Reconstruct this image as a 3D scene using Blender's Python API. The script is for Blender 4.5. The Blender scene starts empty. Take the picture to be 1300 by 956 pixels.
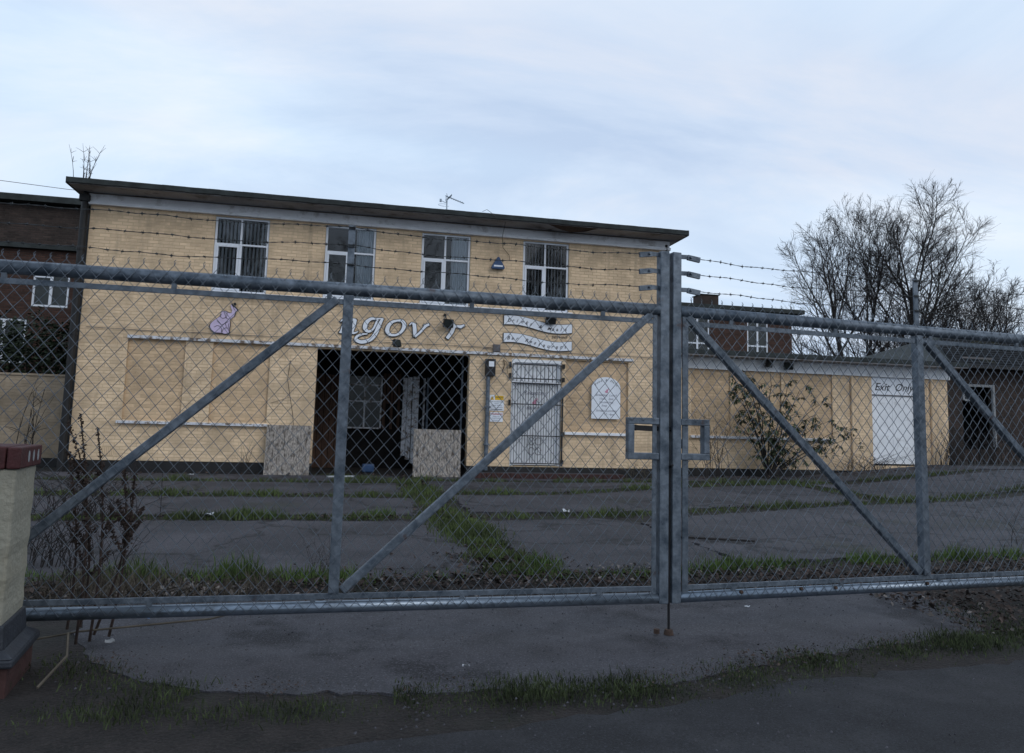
import bpy, bmesh, math, random
import numpy as np
from mathutils import Vector, Matrix
random.seed(7)
rng = np.random.default_rng(11)
SC = bpy.context.scene
COL = SC.collection

# ------------------------------------------------------------------ camera
EYE = 1.35
FPX = 960.0
yaw, pitch, roll = 0.21228779, 0.11278679, 0.02723236
fw = Vector((math.sin(yaw)*math.cos(pitch), math.cos(yaw)*math.cos(pitch), math.sin(pitch)))
r0 = Vector((math.cos(yaw), -math.sin(yaw), 0.0))
u0 = r0.cross(fw)
rt = r0*math.cos(roll) + u0*math.sin(roll)
up = u0*math.cos(roll) - r0*math.sin(roll)
cam_data = bpy.data.cameras.new('camera')
cam = bpy.data.objects.new('camera', cam_data)
COL.objects.link(cam)
M = Matrix((( rt.x, up.x, -fw.x, 0), (rt.y, up.y, -fw.y, 0), (rt.z, up.z, -fw.z, EYE), (0, 0, 0, 1)))
cam.matrix_world = M
cam_data.sensor_width = 36.0
cam_data.lens = FPX/1300*36.0
cam_data.shift_y = -44.5/1300
cam_data.clip_end = 5000
cam_data.clip_start = 0.05
SC.camera = cam

# ------------------------------------------------------------------ sky and sun
SUN_EL, SUN_ROT = math.radians(34), math.radians(145)
W = bpy.data.worlds.new('World'); SC.world = W; W.use_nodes = True
nt = W.node_tree; nt.nodes.clear()
N = nt.nodes.new; L = nt.links.new
out = N('ShaderNodeOutputWorld'); bg = N('ShaderNodeBackground'); bg.inputs['Strength'].default_value = 0.108
sky = N('ShaderNodeTexSky'); sky.sky_type = 'NISHITA'; sky.sun_disc = False
sky.sun_elevation = SUN_EL; sky.sun_rotation = SUN_ROT; sky.dust_density = 2.0; sky.ozone_density = 2.0
tc = N('ShaderNodeTexCoord')
sep = N('ShaderNodeSeparateXYZ'); L(tc.outputs['Generated'], sep.inputs[0])
# project the view direction on a cloud layer so that clouds flatten towards the horizon
mz = N('ShaderNodeMath'); mz.operation = 'ADD'; mz.inputs[1].default_value = 0.22; L(sep.outputs['Z'], mz.inputs[0])
mx = N('ShaderNodeMath'); mx.operation = 'MAXIMUM'; mx.inputs[1].default_value = 0.08; L(mz.outputs[0], mx.inputs[0])
dx = N('ShaderNodeMath'); dx.operation = 'DIVIDE'; L(sep.outputs['X'], dx.inputs[0]); L(mx.outputs[0], dx.inputs[1])
dy = N('ShaderNodeMath'); dy.operation = 'DIVIDE'; L(sep.outputs['Y'], dy.inputs[0]); L(mx.outputs[0], dy.inputs[1])
cmb = N('ShaderNodeCombineXYZ'); L(dx.outputs[0], cmb.inputs[0]); L(dy.outputs[0], cmb.inputs[1])
mp = N('ShaderNodeMapping'); mp.inputs['Rotation'].default_value = (0, 0, math.radians(28)); mp.inputs['Scale'].default_value = (0.75, 1.5, 1)
mp.inputs['Location'].default_value = (9.4, 1.0, 0)
L(cmb.outputs[0], mp.inputs[0])
n1 = N('ShaderNodeTexNoise'); n1.inputs['Scale'].default_value = 1.25; n1.inputs['Detail'].default_value = 9; n1.inputs['Roughness'].default_value = 0.60; n1.inputs['Distortion'].default_value = 0.5
n2 = N('ShaderNodeTexNoise'); n2.inputs['Scale'].default_value = 0.45; n2.inputs['Detail'].default_value = 4; n2.inputs['Distortion'].default_value = 0.2
L(mp.outputs[0], n1.inputs[0]); L(mp.outputs[0], n2.inputs[0])
cr = N('ShaderNodeValToRGB'); e = cr.color_ramp
e.elements[0].position = 0.36; e.elements[0].color = (0.47, 0.62, 0.83, 1)
e.elements[1].position = 0.66; e.elements[1].color = (0.82, 0.86, 0.93, 1)
x = e.elements.new(0.50); x.color = (0.62, 0.75, 0.92, 1)
L(n1.outputs[0], cr.inputs[0])
cr2 = N('ShaderNodeValToRGB'); e = cr2.color_ramp
e.elements[0].position = 0.43; e.elements[0].color = (0.53, 0.60, 0.75, 1)
e.elements[1].position = 0.56; e.elements[1].color = (0.70, 0.83, 0.97, 1)
L(n2.outputs[0], cr2.inputs[0])
m1 = N('ShaderNodeMix'); m1.data_type = 'RGBA'; m1.inputs[0].default_value = 0.42
L(cr.outputs[0], m1.inputs[6]); L(cr2.outputs[0], m1.inputs[7])
sc10 = N('ShaderNodeVectorMath'); sc10.operation = 'SCALE'; sc10.inputs['Scale'].default_value = 9.7; L(m1.outputs[2], sc10.inputs[0])
m2 = N('ShaderNodeMix'); m2.data_type = 'RGBA'; m2.inputs[0].default_value = 0.92
L(sky.outputs[0], m2.inputs[6]); L(sc10.outputs[0], m2.inputs[7])
L(m2.outputs[2], bg.inputs['Color']); L(bg.outputs[0], out.inputs[0])

sl = bpy.data.lights.new('sun', 'SUN'); sl.energy = 0.55; sl.angle = math.radians(25); sl.color = (1.0, 0.95, 0.88)
sun = bpy.data.objects.new('sun', sl); COL.objects.link(sun)
sd = Vector((math.sin(SUN_ROT)*math.cos(SUN_EL), math.cos(SUN_ROT)*math.cos(SUN_EL), math.sin(SUN_EL)))
sun.rotation_euler = sd.to_track_quat('Z', 'Y').to_euler(); sun.location = (0, 0, 30)

SC.view_settings.view_transform = 'Standard'; SC.view_settings.look = 'None'
SC.view_settings.exposure = 0.13; SC.view_settings.gamma = 1.0
SC.render.engine = 'CYCLES'
SC.cycles.max_bounces = 6; SC.cycles.transparent_max_bounces = 12

# ------------------------------------------------------------------ terrain height
def sstep(t): return min(1.0, max(0.0, t))
def H(x, y):
    t = sstep((y-7)/9)
    return .012*min(12, max(0, y-6)) + (.012*min(7, max(0, x-5)) + .085*min(4.5, max(0, x-12)))*t

# ------------------------------------------------------------------ materials
def mat(name, col, rough=0.8, var=0.12, scale=6.0, bump=0.0, bscale=60.0, metal=0.0, stain=None, sscale=1.5, slo=.5, shi=.7, spec=0.4, rnd=False, stretch=None, detail=5, grain=0, crack=False, rust=None, streak=None, objrnd=0):
    m = bpy.data.materials.new(name); m.use_nodes = True
    t = m.node_tree; p = t.nodes['Principled BSDF']
    p.inputs['Roughness'].default_value = rough; p.inputs['Metallic'].default_value = metal
    p.inputs['Specular IOR Level'].default_value = spec
    co = t.nodes.new('ShaderNodeTexCoord'); src = co.outputs['Object']
    g = t.nodes.new('ShaderNodeNewGeometry'); src = g.outputs['Position']
    if stretch:
        mpp = t.nodes.new('ShaderNodeMapping'); mpp.inputs['Scale'].default_value = stretch; t.links.new(src, mpp.inputs[0]); src = mpp.outputs[0]
    n = t.nodes.new('ShaderNodeTexNoise'); n.inputs['Scale'].default_value = scale; n.inputs['Detail'].default_value = detail
    t.links.new(src, n.inputs[0])
    r = t.nodes.new('ShaderNodeValToRGB')
    c0 = [max(0, c*(1-var*2)) for c in col]; c1 = [min(1, c*(1+var*2)) for c in col]
    r.color_ramp.elements[0].position = .25; r.color_ramp.elements[1].position = .75
    r.color_ramp.elements[0].color = (*c0, 1); r.color_ramp.elements[1].color = (*c1, 1)
    t.links.new(n.outputs[0], r.inputs[0]); cur = r.outputs[0]
    if rnd:
        at = t.nodes.new('ShaderNodeAttribute'); at.attribute_name = 'rnd'
        mr = t.nodes.new('ShaderNodeMapRange'); mr.inputs['To Min'].default_value = 1-rnd; mr.inputs['To Max'].default_value = 1+rnd
        t.links.new(at.outputs['Fac'], mr.inputs[0])
        vm = t.nodes.new('ShaderNodeVectorMath'); vm.operation = 'SCALE'; t.links.new(cur, vm.inputs[0]); t.links.new(mr.outputs[0], vm.inputs['Scale']); cur = vm.outputs[0]
    if stain:
        n3 = t.nodes.new('ShaderNodeTexNoise'); n3.inputs['Scale'].default_value = sscale; n3.inputs['Detail'].default_value = 8; n3.inputs['Roughness'].default_value = .65
        t.links.new(src, n3.inputs[0])
        r3 = t.nodes.new('ShaderNodeMapRange'); r3.inputs['From Min'].default_value = slo; r3.inputs['From Max'].default_value = shi; t.links.new(n3.outputs[0], r3.inputs[0])
        mm = t.nodes.new('ShaderNodeMix'); mm.data_type = 'RGBA'; t.links.new(r3.outputs[0], mm.inputs[0]); t.links.new(cur, mm.inputs[6]); mm.inputs[7].default_value = (*stain, 1); cur = mm.outputs[2]
    def overlay(scale_, lo, hi, colr, st=None, det=6, vor=False, amt=1.0):
        nonlocal cur
        s0 = g.outputs['Position']
        if st:
            m0 = t.nodes.new('ShaderNodeMapping'); m0.inputs['Scale'].default_value = st; t.links.new(s0, m0.inputs[0]); s0 = m0.outputs[0]
        if vor:
            nz = t.nodes.new('ShaderNodeTexNoise'); nz.inputs['Scale'].default_value = 2.2; nz.inputs['Detail'].default_value = 5; t.links.new(s0, nz.inputs[0])
            ad = t.nodes.new('ShaderNodeVectorMath'); ad.operation = 'MULTIPLY_ADD'; t.links.new(nz.outputs['Color'], ad.inputs[0]); ad.inputs[1].default_value = (.9, .9, .9); t.links.new(s0, ad.inputs[2])
            v = t.nodes.new('ShaderNodeTexVoronoi'); v.feature = 'DISTANCE_TO_EDGE'; v.inputs['Scale'].default_value = scale_; t.links.new(ad.outputs[0], v.inputs[0]); o_ = v.outputs[0]
        else:
            v = t.nodes.new('ShaderNodeTexNoise'); v.inputs['Scale'].default_value = scale_; v.inputs['Detail'].default_value = det; t.links.new(s0, v.inputs[0]); o_ = v.outputs[0]
        k = t.nodes.new('ShaderNodeMapRange'); k.inputs['From Min'].default_value = lo; k.inputs['From Max'].default_value = hi; k.inputs['To Max'].default_value = amt; t.links.new(o_, k.inputs[0])
        q = t.nodes.new('ShaderNodeMix'); q.data_type = 'RGBA'; t.links.new(k.outputs[0], q.inputs[0]); t.links.new(cur, q.inputs[6]); q.inputs[7].default_value = (*colr, 1); cur = q.outputs[2]
    if objrnd:
        oi = t.nodes.new('ShaderNodeObjectInfo'); k_ = t.nodes.new('ShaderNodeMapRange'); k_.inputs['To Min'].default_value = 1-objrnd; k_.inputs['To Max'].default_value = 1+objrnd; t.links.new(oi.outputs['Random'], k_.inputs[0])
        v_ = t.nodes.new('ShaderNodeVectorMath'); v_.operation = 'SCALE'; t.links.new(cur, v_.inputs[0]); t.links.new(k_.outputs[0], v_.inputs['Scale']); cur = v_.outputs[0]
    if grain:
        overlay(95, .52, .72, tuple(c*3.2 for c in col), amt=grain, det=2); overlay(60, .48, .30, tuple(c*.3 for c in col), amt=grain, det=3)
    if crack:
        overlay(.42, .028, .0, (.010, .010, .011), vor=True, amt=.85); overlay(.55, .60, .75, (.030, .036, .016), amt=.7)
    if rust: overlay(7, .66, .76, rust, det=8)
    if streak: overlay(2.6, .60, .80, streak, st=(1.6, 1, .16), det=7, amt=.65)
    t.links.new(cur, p.inputs['Base Color'])
    if bump:
        b = t.nodes.new('ShaderNodeBump'); b.inputs['Strength'].default_value = bump; b.inputs['Distance'].default_value = .02
        nb = t.nodes.new('ShaderNodeTexNoise'); nb.inputs['Scale'].default_value = bscale; nb.inputs['Detail'].default_value = 4
        t.links.new(src, nb.inputs[0]); t.links.new(nb.outputs[0], b.inputs['Height']); t.links.new(b.outputs[0], p.inputs['Normal'])
    return m

M_YEL = mat('yellow_painted_brick', (.74, .56, .37), .75, .05, 1.2, .25, 90, stain=(.36, .265, .17), sscale=1.7, slo=.47, shi=.80, rnd=.11, streak=(.17, .13, .09))
M_YELP = mat('old_yellow_painted_brick', (.63, .455, .285), .75, .06, 1.4, .25, 90, stain=(.34, .24, .15), sscale=1.9, slo=.48, shi=.8, rnd=.15)
M_YELM = mat('yellow_painted_mortar', (.58, .44, .285), .85, .06, 2, .2, 90)
M_DIRTY = mat('dirty_yellow_brick', (.35, .28, .20), .8, .10, 1.5, .25, 80, stain=(.15, .12, .08), sscale=1.6, slo=.45, shi=.8, rnd=.08)
M_WHITE = mat('white_painted_timber', (.80, .82, .85), .55, .05, 3, stain=(.30, .28, .27), sscale=5, slo=.58, shi=.8)
M_WHITEF = mat('white_fascia_board', (.78, .80, .83), .6, .05, 2, stain=(.28, .26, .25), sscale=3, slo=.55, shi=.8)
M_PEEL = mat('peeling_white_paint', (.62, .64, .68), .7, .1, 8, stain=(.16, .12, .09), sscale=9, slo=.5, shi=.6)
M_PVC = mat('white_pvc', (.70, .74, .80), .35, .03, 3)
M_SOFF = mat('grey_soffit_board', (.27, .265, .27), .85, .12, 1.5, stain=(.07, .055, .045), sscale=2.2, slo=.52, shi=.7)
M_FELT = mat('roofing_felt', (.030, .036, .036), .9, .25, 4, .3, 40)
M_BLACK = mat('black_paint', (.012, .012, .013), .6, .2, 5)
M_BLACKM = mat('black_metal', (.018, .018, .02), .5, .2, 5, metal=.3)
M_GALV = mat('galvanised_steel', (.145, .175, .212), .5, .14, 26, .12, 50, metal=.45, stain=(.055, .075, .10), sscale=9, slo=.46, shi=.66, rust=(.075, .035, .02))
M_GALVT = mat('galvanised_tube', (.20, .245, .30), .33, .10, 20, .05, 60, metal=.75, stain=(.10, .11, .12), sscale=9, slo=.55, shi=.75)
M_WIRE = mat('galvanised_wire', (.12, .142, .17), .5, .15, 15, metal=.6)
M_BARB = mat('weathered_barbed_wire', (.045, .05, .055), .6, .2, 20, metal=.4)
M_RUST = mat('rusty_iron', (.05, .03, .022), .8, .25, 30)
M_BRKD = mat('dark_brown_brick', (.045, .031, .026), .9, .2, 2, .3, 60, stain=(.025, .020, .017), sscale=1.2, rnd=.30)
M_BRKDM = mat('dark_mortar', (.045, .038, .034), .95, .2, 8)
M_BRKR = mat('red_brown_brick', (.060, .030, .022), .9, .15, 3, .3, 60, rnd=.25)
M_BRKRM = mat('brown_mortar', (.05, .04, .033), .95, .1, 8)
M_BRKS = mat('red_engineering_brick', (.050, .022, .020), .8, .2, 12, .3, 60, stain=(.035, .02, .018), sscale=6)
M_CAPB = mat('dark_red_cap_brick', (.055, .014, .015), .7, .15, 16, .25, 70, stain=(.05, .02, .02), sscale=7)
M_REND = mat('cream_render', (.27, .26, .21), .85, .08, 3, .5, 35, stain=(.26, .24, .18), sscale=3.5, slo=.5, shi=.75)
M_PLINTHB = mat('blue_black_engineering_brick', (.022, .026, .034), .6, .2, 12, .3, 40)
M_SOIL = mat('dark_soil', (.016, .013, .012), .95, .35, 5, .9, 40, stain=(.012, .016, .010), sscale=1.2, grain=.6)
M_ASPH = mat('yard_tarmac', (.052, .050, .058), .85, .2, .9, .8, 130, stain=(.028, .028, .033), sscale=.8, slo=.44, shi=.62, grain=.65, crack=True, objrnd=.16)
M_CONC = mat('drive_concrete', (.060, .060, .070), .8, .32, 1.3, .5, 120, stain=(.016, .016, .020), sscale=1.3, slo=.46, shi=.62, grain=.45)
M_ROAD = mat('road_tarmac', (.020, .021, .025), .85, .2, 4, .8, 180, stain=(.045, .045, .05), sscale=1.5, grain=.6)
M_OSB = mat('weathered_chipboard', (.30, .27, .24), .9, .40, 34, .6, 60, stain=(.075, .06, .05), sscale=12, slo=.50, shi=.64, stretch=(1.6, 1.6, .40))
M_DIRTYG = mat('dirty_window', (.02, .025, .025), .25, .2, 5)
M_BLIND = mat('blind_fabric', (.74, .78, .82), .9, .06, 3)
M_CURT = mat('net_curtain', (.60, .65, .70), .9, .08, 6, stretch=(20, 20, 1))
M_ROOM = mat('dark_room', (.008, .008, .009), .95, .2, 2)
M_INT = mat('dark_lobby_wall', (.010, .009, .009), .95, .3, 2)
M_WOODR = mat('reddish_timber', (.075, .042, .028), .8, .2, 8, .3, 30, stretch=(3, 3, .4))
M_SIGNW = mat('white_sign_board', (.78, .82, .88), .5, .03, 4)
M_INK = mat('black_ink', (.03, .03, .04), .6, .02, 4)
M_INKG = mat('faded_grey_ink', (.20, .20, .25), .6, .1, 4)
M_RED = mat('red_ink', (.40, .04, .04), .6, .05, 4)
M_AMB = mat('amber_sign_yellow', (.75, .45, .02), .5, .04, 4)
M_PURP = mat('lilac_sign_paint', (.60, .50, .68), .5, .05, 6)
M_PINK = mat('pink_sign_paint', (.55, .25, .34), .5, .05, 6)
M_BLUEB = mat('blue_alarm_case', (.03, .07, .16), .4, .1, 6)
M_BARK = mat('dark_bark', (.026, .022, .020), .9, .2, 6, .3, 30)
M_TWIG = mat('twig_bark', (.022, .019, .019), .9, .2, 6)
M_DOCK = mat('dried_dock_seed', (.032, .021, .017), .95, .3, 30)
M_GRASS = mat('green_grass', (.060, .100, .022), .8, .35, 3, rnd=.45)
M_GRASSD = mat('dull_grass', (.055, .078, .022), .8, .35, 2.2, rnd=.45)
M_GRASSV = mat('verge_grass', (.034, .047, .017), .85, .4, 4, rnd=.5)
M_STRAW = mat('dead_grass', (.085, .072, .055), .9, .25, 5, rnd=.4)
M_LEAFD = mat('dead_leaves', (.045, .032, .027), .9, .35, 9, rnd=.6)
M_LEAFP = mat('pale_litter_leaves', (.13, .115, .105), .9, .3, 9, rnd=.5)
M_LEAFG = mat('dark_evergreen_leaf', (.022, .033, .016), .6, .3, 5, rnd=.5)
M_BUD = mat('buddleia_leaf', (.050, .070, .036), .7, .25, 5, rnd=.5)
M_SLATE = mat('mossy_slate', (.013, .014, .016), .95, .2, 3, .4, 25, spec=.1, stain=(.035, .035, .014), sscale=.9, slo=.6, shi=.72)
M_PAPER = mat('white_litter', (.45, .47, .50), .7, .1, 20)
M_BLUEP = mat('blue_litter', (.10, .25, .50), .5, .2, 20)
M_HOLE = mat('pale_mortar', (.26, .27, .28), .9, .1, 20)
M_HOSE = mat('grey_cable', (.12, .11, .11), .7, .2, 20)
M_ALU = mat('aerial_aluminium', (.30, .36, .42), .4, .1, 20, metal=.5)

def glass_mat():
    m = bpy.data.materials.new('window_glass'); m.use_nodes = True; t = m.node_tree; t.nodes.clear()
    o = t.nodes.new('ShaderNodeOutputMaterial'); mx_ = t.nodes.new('ShaderNodeMixShader'); tr = t.nodes.new('ShaderNodeBsdfTransparent'); gl = t.nodes.new('ShaderNodeBsdfGlossy')
    gl.inputs['Roughness'].default_value = .03; tr.inputs['Color'].default_value = (.84, .88, .90, 1)
    fr = t.nodes.new('ShaderNodeFresnel'); fr.inputs['IOR'].default_value = 1.72
    bm_ = t.nodes.new('ShaderNodeBump'); nn = t.nodes.new('ShaderNodeTexNoise'); nn.inputs['Scale'].default_value = 1.6; bm_.inputs['Strength'].default_value = .012
    t.links.new(nn.outputs[0], bm_.inputs['Height']); t.links.new(bm_.outputs[0], gl.inputs['Normal'])
    t.links.new(fr.outputs[0], mx_.inputs[0]); t.links.new(tr.outputs[0], mx_.inputs[1]); t.links.new(gl.outputs[0], mx_.inputs[2]); t.links.new(mx_.outputs[0], o.inputs[0])
    return m
M_GLASS = glass_mat()

# ------------------------------------------------------------------ mesh helpers
class MB:
    def __init__(s): s.v = []; s.f = []; s.r = []
    def add(s, vs, fs, r=0.5):
        o = len(s.v); s.v += [tuple(v) for v in vs]; s.f += [tuple(i+o for i in f) for f in fs]; s.r += [r]*len(fs)
    def box(s, x0, x1, y0, y1, z0, z1, r=0.5, bev=0):
        s.add([(x0,y0,z0),(x1,y0,z0),(x1,y1,z0),(x0,y1,z0),(x0,y0,z1),(x1,y0,z1),(x1,y1,z1),(x0,y1,z1)],
              [(0,3,2,1),(4,5,6,7),(0,1,5,4),(1,2,6,5),(2,3,7,6),(3,0,4,7)], r)
    def face5(s, x0, x1, y0, y1, z0, z1, r=.5):    # box without its back: a brick face set in a wall, arris chamfered
        c = .004
        s.add([(x0,y1,z0),(x1,y1,z0),(x1,y1,z1),(x0,y1,z1),(x0+c,y0,z0+c),(x1-c,y0,z0+c),(x1-c,y0,z1-c),(x0+c,y0,z1-c)],
              [(4,5,6,7),(0,1,5,4),(1,2,6,5),(2,3,7,6),(3,0,4,7)], r)
    def tube(s, p, rad, n=6, r=.5, caps=True):
        p = [Vector(q) for q in p]; m = len(p)
        if not hasattr(rad, '__len__'): rad = [rad]*m
        vs = []; a = None
        for i in range(m):
            d = (p[min(i+1, m-1)] - p[max(i-1, 0)])
            if d.length < 1e-9: d = Vector((0, 0, 1))
            d.normalize()
            if a is None:
                a = d.cross(Vector((0, 0, 1)) if abs(d.z) < .9 else Vector((1, 0, 0))).normalized()
            else:
                a = (a - d*a.dot(d)).normalized()
            b = d.cross(a)
            for k in range(n):
                t = 2*math.pi*(k+.5)/n
                vs.append(p[i] + (a*math.cos(t) + b*math.sin(t))*rad[i])
        fs = [(i*n+k, i*n+(k+1)%n, (i+1)*n+(k+1)%n, (i+1)*n+k) for i in range(m-1) for k in range(n)]
        if caps: fs += [tuple(range(n-1, -1, -1)), tuple((m-1)*n+k for k in range(n))]
        s.add(vs, fs, r)
    def bar(s, p0, p1, w, d, face=(0, -1, 0), r=.5):   # rectangular bar between two points, d along `face`
        p0 = Vector(p0); p1 = Vector(p1); t = (p1-p0).normalized(); f = Vector(face); f = (f - t*f.dot(t)).normalized(); u = t.cross(f)
        vs = []
        for q in (p0, p1):
            for a, b in ((-1,-1),(1,-1),(1,1),(-1,1)): vs.append(q + u*(a*w/2) + f*(b*d/2))
        s.add(vs, [(0,3,2,1),(4,5,6,7),(0,1,5,4),(1,2,6,5),(2,3,7,6),(3,0,4,7)], r)
    def prism(s, pts, y0, y1, r=.5):       # polygon in x,z extruded from y0 (front) to y1
        n = len(pts)
        a = sum(pts[i][0]*pts[(i+1)%n][1]-pts[(i+1)%n][0]*pts[i][1] for i in range(n))
        if a < 0: pts = pts[::-1]
        s.add([(x,y0,z) for x,z in pts]+[(x,y1,z) for x,z in pts], [tuple(range(n)), tuple(range(2*n-1, n-1, -1))]+[(i, i+n, (i+1)%n+n, (i+1)%n) for i in range(n)], r)
    def mesh(s, name, m, smooth=False):
        me = bpy.data.meshes.new(name); me.from_pydata(s.v, [], s.f); me.materials.append(m)
        at = me.attributes.new('rnd', 'FLOAT', 'FACE'); at.data.foreach_set('value', np.array(s.r, dtype=np.float32))
        if smooth: me.polygons.foreach_set('use_smooth', [True]*len(me.polygons))
        me.update(); return me
    def obj(s, name, m, parent=None, smooth=False, bev=0, kind=None):
        o = bpy.data.objects.new(name, s.mesh(name, m, smooth)); COL.objects.link(o)
        if parent is not None: o.parent = parent
        if bev:
            b = o.modifiers.new('bevel', 'BEVEL'); b.width = bev; b.segments = 2; b.limit_method = 'ANGLE'
            b.angle_limit = math.radians(40)
        if kind: o['kind'] = kind
        return o
def thing(name, label, cat, group=None):
    o = bpy.data.objects.new(name, None); COL.objects.link(o); o['label'] = label; o['category'] = cat; o.empty_display_size = .1
    if group: o['group'] = group
    return o
def tag(o, label, cat, group=None, kind=None):
    o['label'] = label; o['category'] = cat
    if group: o['group'] = group
    if kind: o['kind'] = kind
    return o
def based(root, loc):      # put the Empty at the thing's base, parts staying where they are
    loc = Vector(loc); root.location = loc
    for c in COL.objects:
        if c.parent is root: c.matrix_parent_inverse = Matrix.Translation(-loc)
    return root
def struct(o, label, cat): o['kind'] = 'structure'; o['label'] = label; o['category'] = cat; return o
def one(fn):
    b = MB(); fn(b); return b
def boxo(name, m, parent, *c, bev=0):
    b = MB(); b.box(*c); return b.obj(name, m, parent, bev=bev)

def text_mesh(txt, size, m, name, parent, x, y, z, shear=0.0, ext=.0015, align='LEFT', rot=0.0, sx=1.0, bold=0.0):
    cu = bpy.data.curves.new('t', 'FONT'); cu.body = txt; cu.size = size; cu.shear = shear; cu.extrude = ext; cu.align_x = align; cu.offset = bold; cu.resolution_u = 3
    to = bpy.data.objects.new('t', cu); me = bpy.data.meshes.new_from_object(to)
    bpy.data.objects.remove(to)
    me.transform(Matrix.Translation((x, y, z)) @ Matrix.Rotation(-rot, 4, 'Y') @ Matrix.Rotation(math.pi/2, 4, 'X') @ Matrix.Scale(sx, 4, (1, 0, 0)))
    me.materials.clear(); me.materials.append(m)
    o = bpy.data.objects.new(name, me); COL.objects.link(o); o.parent = parent
    return o

BRK_MESH = {}
def brick_var(kind, m, w, y0, y1):
    k = (kind, m.name, round(w, 4))
    if k not in BRK_MESH:
        BRK_MESH[k] = []
        for i in range(6):
            b = MB(); b.face5(-w/2, w/2, y0, y1, -.0325, .0325, (i+.5)/6); BRK_MESH[k].append(b.mesh('brick', m))
    return random.choice(BRK_MESH[k])

def brickwork(wall, m, X0, X1, Z0, Z1, Y, holes, singles=None, jd=.005, scale=1.0):
    """stretcher bond on the plane y=Y (mortar surface), bricks proud by jd; `singles`=(x0,x1,z0,z1) region laid as separate bricks."""
    rest = MB(); cw, ch = .225*scale, .075*scale; n = int((Z1-Z0)/ch); cnt = 0
    for j in range(n+1):
        z0 = Z0+j*ch; z1 = min(z0+ch-.010*scale, Z1); zc = (z0+z1)/2
        if z1-z0 < .02: continue
        cuts = sorted([(a, b) for a, b, c, d in holes if c < zc < d]); iv = []; cur = X0
        for a, b in cuts:
            if a > cur: iv.append((cur, a))
            cur = max(cur, b)
        if cur < X1: iv.append((cur, X1))
        off = X0 - (cw/2 if j % 2 else 0)
        for a, b in iv:
            k = int(math.floor((a-off)/cw))
            while off+k*cw < b:
                x0 = max(a, off+k*cw); x1 = min(b, off+(k+1)*cw-.010*scale); k += 1
                if x1-x0 < .02: continue
                dj = jd*random.uniform(.75, 1.25)
                if singles and cnt < 300 and singles[0] <= x0 and x1 <= singles[1] and singles[2] <= z0 and z1 <= singles[3] and abs(z1-z0-.065*scale) < 1e-4 and scale == 1.0:
                    me = brick_var('b', m, round(x1-x0, 3), -jd, .002)
                    o = bpy.data.objects.new('brick', me); COL.objects.link(o); o.parent = wall; o.location = ((x0+x1)/2, Y, zc); cnt += 1
                else:
                    rest.face5(x0, x1, Y-dj, Y+.002, z0, z1, random.random())
    if rest.f: rest.obj('brickwork', m, wall, kind='stuff')

def wallbox(name, m, parent, X0, X1, Y0, Y1, Z0, Z1, holes):
    xs = sorted({X0, X1, *[max(X0, min(X1, h[i])) for h in holes for i in (0, 1)]}); zs = sorted({Z0, Z1, *[max(Z0, min(Z1, h[i])) for h in holes for i in (2, 3)]})
    b = MB(); solid = {}
    for i in range(len(xs)-1):
        for j in range(len(zs)-1):
            xc = (xs[i]+xs[i+1])/2; zc = (zs[j]+zs[j+1])/2
            solid[i, j] = not any(h[0] < xc < h[1] and h[2] < zc < h[3] for h in holes)
    for (i, j), sflag in solid.items():
        if not sflag: continue
        x0, x1, z0, z1 = xs[i], xs[i+1], zs[j], zs[j+1]
        b.add([(x0,Y0,z0),(x1,Y0,z0),(x1,Y0,z1),(x0,Y0,z1)], [(0,1,2,3)]); b.add([(x0,Y1,z0),(x1,Y1,z0),(x1,Y1,z1),(x0,Y1,z1)], [(3,2,1,0)])
        if not solid.get((i-1, j)): b.add([(x0,Y0,z0),(x0,Y1,z0),(x0,Y1,z1),(x0,Y0,z1)], [(3,2,1,0)])
        if not solid.get((i+1, j)): b.add([(x1,Y0,z0),(x1,Y1,z0),(x1,Y1,z1),(x1,Y0,z1)], [(0,1,2,3)])
        if not solid.get((i, j-1)): b.add([(x0,Y0,z0),(x1,Y0,z0),(x1,Y1,z0),(x0,Y1,z0)], [(3,2,1,0)])
        if not solid.get((i, j+1)): b.add([(x0,Y0,z1),(x1,Y0,z1),(x1,Y1,z1),(x0,Y1,z1)], [(0,1,2,3)])
    return b.obj(name, m, parent)

# ------------------------------------------------------------------ ground
def grid_axis(lo, hi, fine_lo, fine_hi, step):
    a = list(np.arange(fine_lo, fine_hi+1e-6, step)); d = step; x = fine_hi
    while x < hi: d *= 1.5; x = min(hi, x+d); a.append(x)
    d = step; x = fine_lo
    while x > lo: d *= 1.5; x = max(lo, x-d); a.insert(0, x)
    return a
def build_ground():
    xs = grid_axis(-1500, 1500, -10, 24, .25); ys = grid_axis(-300, 2500, 2, 21, .25)
    nx, ny = len(xs), len(ys); vs = []
    for y in ys:
        for x in xs:
            z = H(x, y) - .026
            if -10 < x < 24 and 2 < y < 21: z += .005*math.sin(x*3.1+y*1.7)*math.sin(y*4.3-x*1.3)
            vs.append((x, y, z))
    fs = [(j*nx+i, j*nx+i+1, (j+1)*nx+i+1, (j+1)*nx+i) for j in range(ny-1) for i in range(nx-1)]
    b = MB(); b.add(vs, fs); o = b.obj('ground', M_SOIL, smooth=True)
    struct(o, 'dark bare soil ground under the yard and verge', 'ground')
build_ground()

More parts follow.
